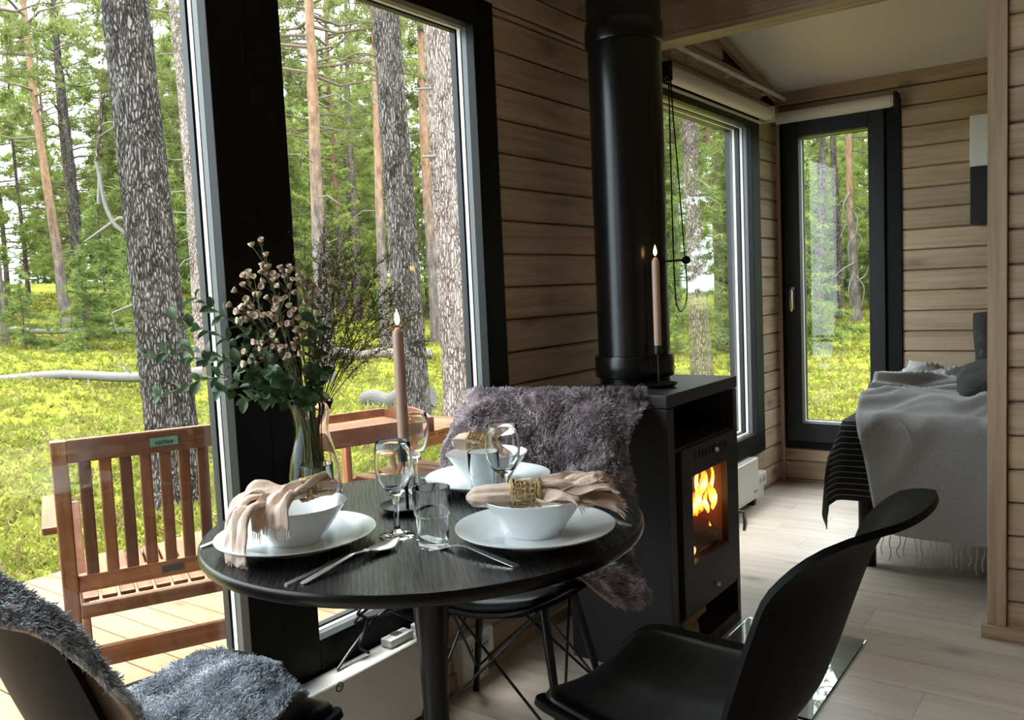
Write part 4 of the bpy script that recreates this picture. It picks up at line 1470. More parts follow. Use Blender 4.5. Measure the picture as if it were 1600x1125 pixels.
def wool(a, b):
    s = b * 1.60
    fy = BY0 - .004
    tl = BY1 - .10 - fy
    on_top = s < tl
    q = max(0, s - tl)
    x0 = -.885 + .10 * min(1, q / .40)                     # the left edge slants away down the front
    x = x0 + a * (.9 - x0)
    x_, y, z = drape(x, s, .18, fy)
    left = max(0, 1 - (x + .885) / .60)
    wob = mn.noise(Vector((x * 4, s * 3, 1.7)))
    y -= .02
    ridge = lambda f: (1 - abs(math.sin(f))) ** 1.6
    f = s * 8.0 + x * 5.0 + 2.0 * wob
    hump = .012 + .075 * ridge(f * .6) * (.3 + .7 * left) + .040 * ridge(f * 1.5 + 2 + x * 7) * (.4 + .6 * left) + .018 * ridge(f * 3.1 + x * 12) + .03 * max(0, mn.noise(Vector((x * 3.2, s * 3.2, 4))))
    hump += .055 * math.exp(-((s - .12) / .12) ** 2 - ((x + .72) / .25) ** 2) + .05 * math.exp(-((s - .85) / .22) ** 2) * left
    if on_top:
        z += hump * min(1, .35 + (tl - s) * 4)
    else:
        y -= .014 * math.sin(x * 9 + 1.2 * wob) * min(1, q * 4) + .010 + .03 * min(1, q * 3) + .02 * left * ridge(x * 16 + q * 9) * max(0, 1 - q * 3)
        z += hump * .35 * max(0, 1 - q * 5)
    x = x + .02 * wob * min(1, (s + .2))
    zb = .176 + .02 * a
    return (x, y, max(z, zb))


nu, nv = 110, 150
t = thing('wool_throw', 'pale grey wool throw with fringe heaped over the daybed front', 'throw', (0, 3.6, .5))
mb = MB().shell(nu, nv, wool, .006)
mk('cloth', mb, m_wool, t, smooth=True, angle=180)
fr = MB()
rn = random.Random(4)
for i in range(64):
    a = .02 + .96 * i / 63
    p = Vector(wool(a, 1)) + Vector((0, .002, .004))
    x1, x2 = rn.uniform(-1, 1) * .010, rn.uniform(-1, 1) * .016
    ln = rn.uniform(.075, .115)
    fr.tube(smooth_path([p, p + Vector((x1, 0, -ln * .35)), p + Vector((x2, rn.uniform(-.006, .006), -ln * .7)), p + Vector((x1 + x2 * .3, 0, -ln))], 3), .0022, 4)
mk('fringe', fr, plain('wool_thread', (.55, .52, .47), .95), t, kind='stuff')
st_ = mk('loose_thread', MB().tube(smooth_path([(-.70, 3.50, .635), (-.668, 3.478, .60), (-.655, 3.474, .56), (-.655, 3.472, .50), (-.66, 3.472, .455)], 6), .0032, 6), m_wool, t, smooth=True)
# dark patterned cushions
t_ = NT('dark_marbled_velvet')
n1 = t_.n('TexNoise', Vector=t_.coords((16, 16, 16), 3.), Scale=1.0, Detail=5.0, Distortion=1.4)
cc = t_.ramp(n1.outputs[0], [(.44, (.006, .0055, .005)), (.58, (.016, .014, .012)), (.72, (.075, .066, .056))])
t_.P(Base__Color=cc.outputs[0], Roughness=.85)
t_.set(t_.p, 'Sheen Weight', .12)
m_velvet = t_.m


def cushion(loc, rot, L, W, T, label):
    def f(sgn):
        def g(a, b):
            u, v = a * 2 - 1, b * 2 - 1
            k = max(0, (1 - u ** 4) * (1 - v ** 4)) ** .5
            pin = 1 - .07 * (u * u * v * v) - .05 * (1 - abs(v)) * abs(u) ** 3
            return (u * L / 2 * pin, v * W / 2 * pin, sgn * (T / 2 * k + .004 * mn.noise(Vector((u * 3, v * 3, sgn)))))
        return g
    mb = MB().grid(20, 20, f(1)).grid(20, 20, f(-1), flip=True)
    o = mk('cushion', mb, m_velvet, smooth=True, angle=180)
    o.location = loc
    o.rotation_euler = rot
    tag(o, label, 'cushion', 'dark cushions on the daybed')


cushion((-.335, 4.02, .735), (math.radians(12), math.radians(-6), .15), .50, .42, .15, 'dark marbled cushion lying on the grey throw')
cushion((-.34, 4.42, .82), (math.radians(68), 0, .3), .46, .42, .14, 'dark marbled cushion propped up behind the lying one')

# ------------------------------------------------------------------ deck and garden furniture
m_deck = wood('deck_pine', 0, (.125, .073, .033), (.175, .112, .056), (.22, .15, .08), rough=.7, grain=45, along=1.6, piece=.16)  # the pine's own tone, varied from board to board
m_teak_x = wood('oiled_acacia', 0, (.07, .022, .009), (.15, .052, .018), (.25, .11, .04), rough=.42, grain=50, along=3, piece=.75, knots=False, spec=.45)
m_teak_z = wood('oiled_acacia_upright', 2, (.07, .022, .009), (.15, .052, .018), (.25, .11, .04), rough=.42, grain=50, along=3, piece=.75, knots=False, spec=.45)
m_teak_y = wood('oiled_acacia_across', 1, (.07, .022, .009), (.15, .052, .018), (.25, .11, .04), rough=.42, grain=50, along=3, piece=.75, knots=False, spec=.45)
DZ = -.05
dk = struct('deck_floor')
y = -1.7
while y < 4.6:
    xa = -4.15
    mk('deck_board', MB().box(xa, -1.83, y + .0025, y + .1125, DZ - .028, DZ), m_deck, dk, bevel=.003, segs=1)
    y += .115
y = 9.6
mk('deck_joist', MB().box(-4.12, -4.08, -1.7, 4.6, DZ - .2, DZ - .029).box(-3.0, -2.95, -1.7, 4.6, DZ - .2, DZ - .029).box(-1.9, -1.86, -1.7, 4.6, DZ - .2, DZ - .029), m_deck, dk)
# small boarded deck beyond the corner
pad = struct('side_deck_floor')
for i in range(16):
    y0 = 10.0 + i * .115
    mk('deck_board', MB().box(-7.0, -4.9, y0, y0 + .11, -.26, -.23), m_deck, pad)


def chair_out(label, loc, rz, sign=True):
    """folding garden armchair in its own space: the sitter looks to -x, the back rail runs along y"""
    g = thing('garden_armchair', label, 'garden chair', (0, 0, 0), 'acacia garden chairs')
    W = .27
    H = .895
    lean = lambda z: .09 * (z - .42)
    bar = lambda n, a, b, w, h, m=m_teak_x, up=(0, 0, 1): mk(n, MB().obox(a, b, w, h, up), m, g, bevel=.004, local=True)
    for s in (-1, 1):
        bar('back_post', (lean(.30), s * W, .30), (lean(H), s * W, H), .042, .028, m_teak_z, (1, 0, 0))
        bar('armrest', (lean(.66) - .01, s * (W + .028), .64), (-.47, s * (W + .028), .64), .062, .022, m_teak_x)
        bar('front_leg', (.02, s * (W - .034), -.0), (-.42, s * (W - .034), .62), .026, .045, m_teak_z)
        bar('rear_leg', (lean(.34) - .01, s * W, .36), (-.06, s * W, 0), .042, .028, m_teak_z, (1, 0, 0))
        bar('slant_leg', (.10, s * (W - .03), 0), (-.38, s * (W - .03), .36), .024, .042, m_teak_z)
    r_ = bar('top_rail', (lean(.87), -W + .02, .862), (lean(.87), W - .02, .862), .024, .066, m_teak_y)
    if sign:
        sg = mk('maker_plate', MB().box(lean(.87) + .0121, lean(.87) + .0145, -.038, .038, .849, .873), plain('green_plate', (.10, .20, .15), .35), r_, local=True)
        fc = bpy.data.curves.new('lettering', 'FONT')
        fc.body = 'carhus'
        fc.size = .019
        fc.extrude = .0004
        fc.align_x = 'CENTER'
        fc.align_y = 'CENTER'
        fc.materials.append(m_dark)
        f0 = bpy.data.objects.new('lettering_source', fc)
        lm = bpy.data.meshes.new_from_object(f0)
        bpy.data.objects.remove(f0)
        fo = mk('lettering', None, None, sg, mesh=lm, local=True)
        fo.location = (lean(.87) + .015, 0, .861)
        fo.rotation_euler = (PI / 2, 0, PI / 2)
    l_ = bar('lower_rail', (lean(.46), -W + .02, .475), (lean(.46), W - .02, .475), .024, .05, m_teak_y)
    if sign:
        mk('maker_plate', MB().box(lean(.46) + .0121, lean(.46) + .0145, -.03, .03, .466, .485), plain('dark_plate', (.025, .03, .02), .4), l_, local=True)
    for i in range(9):
        yy = -W + .06 + (2 * W - .12) * i / 8
        bar('back_slat', (lean(.49), yy, .495), (lean(.84), yy, .835), .033, .012, m_teak_z, (1, 0, 0))
    for i in range(10):
        yy = -W + .05 + (2 * W - .10) * i / 9
        bar('seat_slat', (lean(.38) - .02, yy, .415), (-.44, yy, .43), .042, .014, m_teak_x)
    bar('seat_rail', (.0, -W + .02, .392), (.0, W - .02, .392), .026, .04, m_teak_y)
    bar('seat_rail', (-.42, -W + .02, .402), (-.42, W - .02, .402), .026, .04, m_teak_y)
    bar('stretcher', (.0, -W + .01, .25), (.0, W - .01, .25), .022, .06, m_teak_y)
    bar('foot_rail', (.055, -W + .01, .028), (.055, W - .01, .028), .022, .05, m_teak_y)
    g.location = loc
    g.rotation_euler = (0, 0, rz)
    return g


chair_out('acacia armchair with maker plate on the deck outside the left window', (-2.30, 1.385, DZ), -.44)
g2 = thing('slatted_table', 'low slatted acacia table on the deck beyond the tray table', 'garden table', (-3.5, 3.75, DZ))
for i in range(8):
    mk('slat', MB().box(-3.78, -3.22, 3.42 + i * .085, 3.49 + i * .085, .40, .418), m_teak_x, g2, bevel=.003)
for x in (-3.76, -3.24):
    for y in (3.44, 4.05):
        mk('leg', MB().box(x - .022, x + .022, y - .022, y + .022, DZ, .399), m_teak_z, g2, bevel=.003)
    mk('side_rail', MB().box(x - .012, x + .012, 3.465, 4.025, .33, .398), m_teak_y, g2, bevel=.003)
    mk('low_rail', MB().box(x - .012, x + .012, 3.465, 4.025, .08, .12), m_teak_y, g2, bevel=.003)
for i in range(5):
    mk('shelf_slat', MB().box(-3.745, -3.255, 3.49 + i * .11, 3.57 + i * .11, .121, .135), m_teak_x, g2, bevel=.003)

tr = thing('tray_table', 'reddish acacia tray table with handle cutouts on the deck outside', 'tray table', (-2.9, 2.62, DZ))
ta = -.30                                          # turned to the house
C_, S_ = math.cos(ta), math.sin(ta)
TP = lambda x, y, z: (-2.655 + x * C_ - y * S_, 2.60 + x * S_ + y * C_, z)
trb = lambda n, a, b, w, h, m, up=(0, 0, 1): mk(n, MB().obox(TP(*a), TP(*b), w, h, up), m, tr, bevel=.003)
L2, D2, ZT = .30, .46, .585
for i in range(7):
    xx = -.03 - i * (D2 - .06) / 6
    trb('tray_slat', (xx, -L2 + .012, ZT + .012), (xx, L2 - .012, ZT + .012), .062, .012, m_teak_y)
trb('tray_side', (0, -L2, ZT + .022), (0, L2, ZT + .022), .016, .074, m_teak_y)
trb('tray_side', (-D2, -L2, ZT + .022), (-D2, L2, ZT + .022), .016, .074, m_teak_y)


def handle_board(s):
    # board with an arched top and an oval hand hole, in the tray's end plane
    nn = 28
    outer, inner = [], []
    for k in range(nn):
        a = 2 * PI * k / nn
        cx, cz = math.cos(a), math.sin(a)
        x = -D2 / 2 + (D2 / 2) * max(-1, min(1, cx * 1.35))
        zt = ZT + .085 * max(.62, 1 - (abs(x + D2 / 2) / (D2 / 2)) ** 3 * .5)
        z = zt if cz > .35 else (ZT - .015 if cz < -.35 else ZT + .03 + cz * .07)
        outer.append((x, z))
        inner.append((-D2 / 2 + .055 * cx, ZT + .057 + .013 * cz))
    vs, fs = [], []
    for d in (-.007, .007):
        vs += [TP(x, s * L2 + d, z) for x, z in outer] + [TP(x, s * L2 + d, z) for x, z in inner]
    for k in range(nn):
        l = (k + 1) % nn
        fs += [(k, l, nn + l, nn + k), (2 * nn + l, 2 * nn + k, 3 * nn + k, 3 * nn + l), (l, k, 2 * nn + k, 2 * nn + l), (nn + k, nn + l, 3 * nn + l, 3 * nn + k)]
    return MB().add(vs, fs)


for s in (-1, 1):
    mk('handle_board', handle_board(s), m_teak_x, tr)
    trb('leg', (-.03, s * (L2 - .05), 0 + DZ), (-D2 + .04, s * (L2 - .05), ZT - .01), .024, .042, m_teak_z)
    trb('leg', (-D2 + .03, s * (L2 - .08), 0 + DZ), (-.04, s * (L2 - .08), ZT - .01), .024, .042, m_teak_z)
for xx in (-.05, -D2 + .05):
    trb('cross_bar', (xx, -L2 + .05, ZT - .02), (xx, L2 - .05, ZT - .02), .03, .02, m_teak_y)
    trb('cross_bar', (xx, -L2 + .05, .02), (xx, L2 - .05, .02), .03, .02, m_teak_y)
# ------------------------------------------------------------------ forest floor
def g_np(x, y):
    z = -.36 + .062 * np.clip(-x - 5.6, 0, 40) + .03 * np.clip(-x - 30, 0, 200)
    for fx, fy, ph, am in ((.9, .55, 0, .07), (-.6, 1.1, 1.7, .06), (1.9, 1.3, .6, .035), (2.7, -2.2, 2.1, .025), (.21, .17, .4, .12)):
        z = z + am * np.sin(x * fx + y * fy + ph) * np.sin(y * fx * .8 - x * fy + ph * 2)
    return z


def gz(x, y):
    return float(g_np(np.array(x), np.array(y)))


t_ = NT('moss_and_heather')
big = t_.n('TexNoise', Vector=t_.coords((.55, .55, .55)), Scale=1.0, Detail=5.0, Roughness=.6)
fine = t_.n('TexNoise', Vector=t_.coords((7, 7, 7)), Scale=1.0, Detail=6.0, Roughness=.7)
fd = t_.math('ADD', t_.math('MULTIPLY', big.outputs[0], .6), t_.math('MULTIPLY', fine.outputs[0], .4))
cc = t_.ramp(fd, [(.34, (.07, .05, .02)), (.43, (.085, .09, .012)), (.52, (.15, .165, .016)), (.62, (.21, .215, .025)), (.74, (.26, .20, .06))])
t_.P(Base__Color=cc.outputs[0], Roughness=.95)
t_.set(t_.p, 'Specular IOR Level', .1)
t_.bump(fine.outputs[0], .9, .08)
m_moss = t_.m


def radial_terrain():
    az = np.radians(np.linspace(-60, 120, 200))           # from +y towards -x
    r = np.concatenate([np.linspace(1.5, 14, 90), np.geomspace(14.3, 150, 60)])
    A, Rr = np.meshgrid(az, r)
    X, Y = -Rr * np.sin(A), Rr * np.cos(A)
    Z = g_np(X, Y)
    rngt = np.random.default_rng(2)
    Z += rngt.normal(size=Z.shape) * .02
    inside = (X > -1.9) & (X < 2.4) & (Y < 5.2)
    Z = np.where(inside, -.6, Z)
    V = np.stack([X, Y, Z], -1).reshape(-1, 3)
    nr, na = Z.shape
    I = np.arange(nr * na).reshape(nr, na)
    a, b, c, d = I[:-1, :-1].ravel(), I[:-1, 1:].ravel(), I[1:, 1:].ravel(), I[1:, :-1].ravel()
    T = np.concatenate([np.stack([a, b, c], 1), np.stack([a, c, d], 1)])
    me = fast_mesh('forest_ground', V, T)
    me.polygons.foreach_set('use_smooth', [True] * len(me.polygons))
    me.materials.append(m_moss)
    return me


gr = mk('ground', None, None, mesh=radial_terrain(), kind='structure')

# low cushions of moss, lingonberry and heather: nobody could count them
m_tuft = leafy('heather_and_moss', (.105, .122, .016), (.225, .232, .045), .3, .8, 2.2, .1)
m_tuft2 = leafy('dry_twiggy_heather', (.09, .06, .028), (.21, .15, .07), .2, .8, 2.2, .1)


def tufts(n, seed, rmin, rmax, size, wid, mat, name, k=5):
    g = np.random.default_rng(seed)
    az = np.radians(g.uniform(-25, 84, n))
    r = rmin * (rmax / rmin) ** g.random(n)
    X, Y = -r * np.sin(az), r * np.cos(az)
    ok = ~((X > -4.3) & (Y < 5.6) & (Y > -2)) & ~((X > -2.2) & (Y < 5.6)) & ~((X > -7.1) & (X < -4.8) & (Y > 9.9) & (Y < 11.9))
    X, Y, r = X[ok], Y[ok], r[ok]
    c = np.stack([X, Y, g_np(X, Y) + .0], 1)
    m = len(c)
    L = size * g.uniform(.6, 1.3, (m, k)) * (1 + r[:, None] * .03)
    d = g.normal(size=(m, k, 3))
    d[..., 2] = np.abs(d[..., 2]) + .35
    d /= np.linalg.norm(d, axis=2, keepdims=True)
    sd = np.cross(d, g.normal(size=(m, k, 3)))
    sd /= np.linalg.norm(sd, axis=2, keepdims=True)
    w = wid * (1 + r[:, None, None] * .03)
    base = c[:, None, :] + g.normal(size=(m, k, 3)) * size * .3
    V = np.stack([base - sd * w, base + sd * w, base + d * L[..., None]], 2).reshape(-1, 3)
    me = fast_mesh(name, V, np.arange(len(V)).reshape(-1, 3))
    me.materials.append(mat)
    return tag(mk(name, None, None, mesh=me, kind='stuff'), {'heather': 'yellow green moss and berry shrubs covering the forest floor', 'dry_heather': 'brown twiggy heather mixed into the moss'}[name], 'undergrowth')


tufts(75000, 5, 4.2, 45, .055, .011, m_tuft, 'heather')
tufts(16000, 6, 4.2, 40, .07, .006, m_tuft2, 'dry_heather')

# ------------------------------------------------------------------ bark
def bark(name, crack, mid, plate, sc=(26, 26, 5), bump=1.0, rand=5.):
    t = NT(name)
    lg = t.n('TexNoise', Vector=t.coords((9, 9, 3.5), rand), Scale=1.0, Detail=4.0, Roughness=.7)
    wn_ = t.n('TexNoise', Vector=t.coords((11, 11, 5), rand), Scale=1.0, Detail=4.0)
    base = t.coords(sc, rand)
    wp_ = t.n('VectorMath', _operation='ADD')
    t.t.links.new(base.outputs[0], wp_.inputs[0])
    sc_ = t.n('VectorMath', _operation='SCALE')
    t.t.links.new(wn_.outputs['Color'], sc_.inputs[0])
    sc_.inputs['Scale'].default_value = 3.4
    t.t.links.new(sc_.outputs[0], wp_.inputs[1])
    vo = t.n('TexVoronoi', Vector=wp_.outputs[0], Scale=1.0, _feature='DISTANCE_TO_EDGE')
    fn_ = t.n('TexNoise', Vector=t.coords((55, 55, 18), rand), Scale=1.0, Detail=5.0, Roughness=.75)
    h = t.math('ADD', t.math('MULTIPLY', t.math('MINIMUM', vo.outputs['Distance'], .30), 2.0), t.math('MULTIPLY', fn_.outputs[0], .55))
    h = t.math('ADD', h, t.math('MULTIPLY', t.math('SUBTRACT', lg.outputs[0], .5), .9))
    c = t.ramp(h, [(.28, crack), (.52, mid), (.85, plate)])
    t.P(Base__Color=c.outputs[0], Roughness=.95)
    t.set(t.p, 'Specular IOR Level', .1)
    t.bump(h, bump, .03)
    return t.m


m_bark_grey = bark('old_grey_pine_bark', (.012, .0095, .0085), (.05, .041, .037), (.175, .16, .152), (52, 52, 11))
m_bark_ridge = bark('ridged_grey_pine_bark', (.020, .016, .014), (.10, .083, .074), (.235, .21, .195), (48, 48, 7))
m_bark_light = bark('pale_pinkish_pine_bark', (.07, .045, .037), (.24, .185, .16), (.40, .335, .305), (46, 46, 9))
m_bark_mid = bark('grey_brown_bark', (.03, .022, .018), (.11, .085, .07), (.22, .18, .16), (40, 40, 9))
t_ = NT('two_tone_pine_bark')                  # grey plates low down, thin orange bark higher up
vv = t_.n('SeparateXYZ', Vector=t_.n('TexCoord').outputs['Object'])
nn_ = t_.n('TexNoise', Vector=t_.coords((9, 9, 3), 5), Scale=1.0, Detail=6.0, Roughness=.75)
hh = t_.ramp(t_.math('ADD', t_.math('MULTIPLY', vv.outputs[2], .10), t_.math('MULTIPLY', t_.math('SUBTRACT', nn_.outputs[0], .5), .5)), [(.22, (0, 0, 0)), (.42, (1, 1, 1))])
lo = t_.ramp(nn_.outputs[0], [(.35, (.035, .026, .023)), (.55, (.11, .085, .074)), (.7, (.2, .17, .155))])
hi = t_.ramp(nn_.outputs[0], [(.35, (.10, .047, .024)), (.5, (.20, .108, .060)), (.7, (.28, .18, .11))])
t_.P(Base__Color=t_.mix(hh.outputs[0], lo.outputs[0], hi.outputs[0]).outputs[0], Roughness=.9)
t_.bump(nn_.outputs[0], .8, .03)
m_bark_pine = t_.m
m_dead = plain('dead_silvery_wood', (.12, .108, .098), .9, bump=(40, .4, .01))
m_branch = plain('brown_branch', (.10, .07, .05), .9)
m_need = leafy('pine_needles', (.095, .115, .034), (.20, .225, .068), .42, .6, .8, .15)
m_spruce = leafy('young_spruce_needles', (.085, .125, .03), (.20, .25, .065), .35, .6, .8, .15)
m_birch = leafy('birch_leaves', (.13, .18, .04), (.27, .32, .085), .45, .6, .8, .15)


def trunk_mesh(path, r0, r1, n=10, noise_amp=.06, seed=0, flare=.35):
    m = len(path)
    rs = []
    for i in range(m):
        t = i / (m - 1)
        rs.append((r0 + (r1 - r0) * t) * (1 + flare * math.exp(-t * 18)))
    mb = MB().tube(path, rs, n)
    if noise_amp:
        out = []
        for v in mb.v:
            V = Vector(v)
            q = mn.noise_vector(V * 3.1 + Vector((seed, seed, 0))) * noise_amp * r0
            out.append((V.x + q.x, V.y + q.y, V.z))
        mb.v = out
    return mb


def plate_bark(base, top, r0, r1, height, seed, nz=300, na=96, depth=.013):
    """a big trunk with raised, cracked bark plates modelled into it"""
    base, top = Vector(base), Vector(top)
    d = (top - base) / (top.z - base.z)
    vs = []
    for j in range(nz + 1):
        t = j / nz
        z = height * (t ** 1.25)
        c = base + d * z
        r = r0 + (r1 - r0) * (z / height)
        r *= 1 + .38 * math.exp(-z / .30)
        for k in range(na):
            a = 2 * PI * k / na
            ca, sa = math.cos(a), math.sin(a)
            p = Vector((ca * r0 * 34, sa * r0 * 34, z * 7.0 + seed))
            p += mn.noise_vector(Vector((ca * 3, sa * 3, z * 5 + seed))) * 1.1
            dist, _ = mn.voronoi(p)
            e = min(1, (dist[1] - dist[0]) * 2.2)
            rg = 1 - 2.2 * abs(mn.noise(Vector((ca * r0 * 30, sa * r0 * 30, z * 3.2 + seed * 2))))
            e = .45 * e + .55 * max(0, 1 - max(0, rg) ** 3)
            rr_ = r + depth * (e ** .6 - .75) + depth * .5 * mn.noise(Vector((ca * 9, sa * 9, z * 14 + seed))) + .03 * r * math.sin(3 * a + seed + z * .8)
            vs.append((c.x + ca * rr_, c.y + sa * rr_, c.z))
    fs = [(j * na + k, j * na + (k + 1) % na, (j + 1) * na + (k + 1) % na, (j + 1) * na + k) for j in range(nz) for k in range(na)]
    return MB().add(vs, fs)


def needle_tris(cent, dirs, k, L, w, g, spread=.75):
    n = len(cent)
    d = dirs[:, None, :] * .65 + g.normal(size=(n, k, 3)) * spread
    d /= np.linalg.norm(d, axis=2, keepdims=True)
    sd = np.cross(d, g.normal(size=(n, k, 3)))
    sd /= np.linalg.norm(sd, axis=2, keepdims=True) + 1e-9
    l = (L * g.uniform(.6, 1.25, (n, k)))[..., None]
    b = cent[:, None, :] + g.normal(size=(n, k, 3)) * L * .12
    V = np.stack([b - sd * w, b + sd * w, b + d * l], 2)
    return V.reshape(-1, 3)


def crown(path_fn, z0, z1, R, nb, seed, kind='pine', k=13, L=.15, w=.012, sub=16):
    """branches and needle sprays for a trunk given by path_fn(z): returns (branch MB, foliage verts)"""
    g = np.random.default_rng(int(seed))
    rn_ = random.Random(seed)
    mb = MB()
    C, D = [], []
    for i in range(nb):
        t = (i + rn_.random()) / nb
        z = z0 + (z1 - z0) * t
        if kind == 'pine':
            ln = R * (.55 + .45 * math.sin(PI * min(1, t * .8 + .22))) * rn_.uniform(.55, 1.15)
            rise = .30 * t - .02
        else:
            ln = R * (1 - t) ** .85 * rn_.uniform(.8, 1.1) + .06
            rise = -.15 + .45 * t
        a = rn_.uniform(0, 2 * PI)
        p0 = path_fn(z)
        dirh = Vector((math.cos(a), math.sin(a), 0))
        pts = [p0 + dirh * ln * s + Vector((0, 0, rise * ln * s + (.14 if kind == 'pine' else -.10) * ln * s * s + rn_.uniform(-.04, .04) * ln)) for s in (0, .25, .5, .75, 1)]
        pts = [pts[0]] + [p + Vector((rn_.uniform(-1, 1), rn_.uniform(-1, 1), 0)) * ln * .06 for p in pts[1:]]
        mb.tube(pts, [.028 * ln / 2 + .006, .02 * ln / 2 + .005, .012, .008, .003] if kind == 'pine' else [.012, .009, .007, .005, .002], 5, cap=False)
        P = [np.array(p) for p in pts]
        start = .42 if kind == 'pine' else .1
        m = max(4, int(sub * ln / R * (1 if kind == 'pine' else 1.2)))
        for q in range(m):
            s = start + (1 - start) * rn_.random() ** .8
            f = s * 4
            ii = min(3, int(f))
            c = P[ii] + (P[ii + 1] - P[ii]) * (f - ii)
            d = (P[ii + 1] - P[ii])
            d = d / (np.linalg.norm(d) + 1e-9)
            lat = np.array([-d[1], d[0], 0]) * rn_.uniform(-1, 1)
            off = lat * ln * (.30 if kind == 'pine' else .20) * (1.15 - s) + np.array([0, 0, rn_.uniform(-.02, .10 if kind == 'pine' else .02) * ln])
            C.append(c + off)
            dd = d * .6 + lat * .5 + np.array([0, 0, .35 if kind == 'pine' else -.1])
            D.append(dd / np.linalg.norm(dd))
    V = needle_tris(np.array(C), np.array(D), k, L, w, g)
    return mb, V


def fol(V, mat, parent, local=False):
    me = fast_mesh('foliage', V, np.arange(len(V)).reshape(-1, 3))
    me.materials.append(mat)
    return mk('foliage', None, None, parent, mesh=me, kind='stuff', local=local)


def dead_branch(t, pts, r0, r1, mat=None):
    p = smooth_path(pts, 5)
    n = len(p)
    return mk('dead_branch', MB().tube(p, [r0 + (r1 - r0) * i / (n - 1) for i in range(n)], 7), mat or m_dead, t, smooth=True)


# the three big pines close to the house
def near_pine(label, base, top, r0, r1, seed, mat, branches, depth=.018):
    base, top = Vector(base), Vector(top)
    d = (top - base) / (top.z - base.z)
    base.z = gz(base.x, base.y) - .1
    t = thing('pine_tree', label, 'tree', base)
    mk('trunk', plate_bark(base, base + d, r0, r1, 4.6, seed, depth=depth), mat, t, smooth=True, angle=180)
    pf = lambda z: base + d * z
    up_ = [pf(4.58 + i * 1.1) for i in range(9)]
    mk('upper_trunk', trunk_mesh(up_, r1 * 1.0, r1 * .45, 14, .05, seed, 0), mat, t, smooth=True)
    mb, V = crown(pf, 6.2, 13.2, 2.3, 26, seed)
    mk('live_branches', mb, m_branch, t, kind='stuff')
    fol(V, m_need, t)
    for pts, ra, rb, mt in branches:
        dead_branch(t, pts, ra, rb, mt)
    return t


near_pine('thick grey pine with crooked dead limbs behind the garden armchair', (-5.78, 3.60, -.3), (-6.175, 3.70, 3.53), .185, .165, 1.0, m_bark_grey, [
    ([(-6.12, 3.72, 3.28), (-6.20, 3.64, 3.36), (-6.28, 3.6, 3.48)], .05, .03, m_dark),
    ([(-6.13, 3.64, 2.79), (-6.25, 3.56, 2.82), (-6.29, 3.52, 2.79), (-6.3, 3.51, 2.67), (-6.31, 3.48, 2.48), (-6.32, 3.45, 2.32)], .018, .012, m_bark_mid),
    ([(-6.32, 3.45, 2.32), (-6.31, 3.46, 2.2), (-6.33, 3.45, 2.0)], .012, .016, m_dead),
    ([(-6.04, 3.6, 1.68), (-6.14, 3.53, 1.77), (-6.2, 3.49, 1.84), (-6.25, 3.47, 1.94), (-6.28, 3.46, 2.06), (-6.3, 3.46, 2.23)], .017, .012, m_dead),
    ([(-6.06, 3.62, 1.80), (-6.15, 3.53, 1.88), (-6.21, 3.49, 1.86), (-6.3, 3.42, 1.79), (-6.39, 3.35, 1.72)], .018, .007, m_dead),
    ([(-6.1, 3.66, 2.56), (-6.23, 3.55, 2.61), (-6.31, 3.49, 2.59)], .010, .004, m_dead),
    ([(-6.18, 3.6, 2.6), (-6.26, 3.52, 2.54), (-6.3, 3.49, 2.51)], .008, .004, m_dead),
    ([(-6.0, 3.6, 1.53), (-6.1, 3.54, 1.55), (-6.13, 3.51, 1.54)], .010, .005, m_dead),
    ([(-5.97, 3.6, 1.26), (-6.1, 3.51, 1.22), (-6.21, 3.42, 1.17)], .011, .007, m_dead),
    ([(-6.21, 3.42, 1.17), (-6.20, 3.42, 1.11), (-6.17, 3.43, 1.0)], .005, .002, m_dead),
    ([(-5.94, 3.7, 1.78), (-6.04, 3.61, 1.76), (-6.09, 3.56, 1.76)], .014, .008, m_dead)], .014)
near_pine('broad pale grey pine in the middle of the window beyond the tray table', (-6.09, 6.58, -.35), (-6.42, 6.82, 4.35), .170, .145, 4.0, m_bark_ridge, [
    ([(-6.36, 6.7, 3.5), (-6.56, 6.51, 3.57), (-6.73, 6.38, 3.53)], .012, .004, m_branch),
    ([(-6.38, 6.72, 3.73), (-6.57, 6.52, 3.77), (-6.73, 6.4, 3.7), (-6.92, 6.26, 3.68)], .012, .003, m_branch),
    ([(-6.38, 6.75, 4.08), (-6.52, 6.61, 4.24), (-6.66, 6.52, 4.31)], .012, .004, m_branch),
    ([(-6.34, 6.68, 3.2), (-6.45, 6.56, 3.31), (-6.4, 6.61, 3.38)], .010, .004, m_dead),
    ([(-6.36, 6.7, 3.5), (-6.57, 6.52, 3.71), (-6.68, 6.45, 3.83)], .009, .003, m_branch)])
near_pine('pale pinkish pine trunk cut by the right edge of the middle window', (-5.16, 6.27, -.3), (-5.42, 6.52, 4.05), .185, .165, 7.0, m_bark_light, [
    ([(-5.15, 6.46, 2.66), (-5.24, 6.37, 2.56), (-5.3, 6.33, 2.53), (-5.38, 6.27, 2.52), (-5.47, 6.21, 2.52)], .03, .012, m_dead),
    ([(-5.16, 6.38, 1.93), (-5.26, 6.29, 1.9), (-5.33, 6.24, 1.85)], .018, .010, m_dead),
    ([(-5.35, 6.36, 3.17), (-5.47, 6.27, 3.17), (-5.53, 6.23, 3.17)], .012, .010, m_dead)], .010)


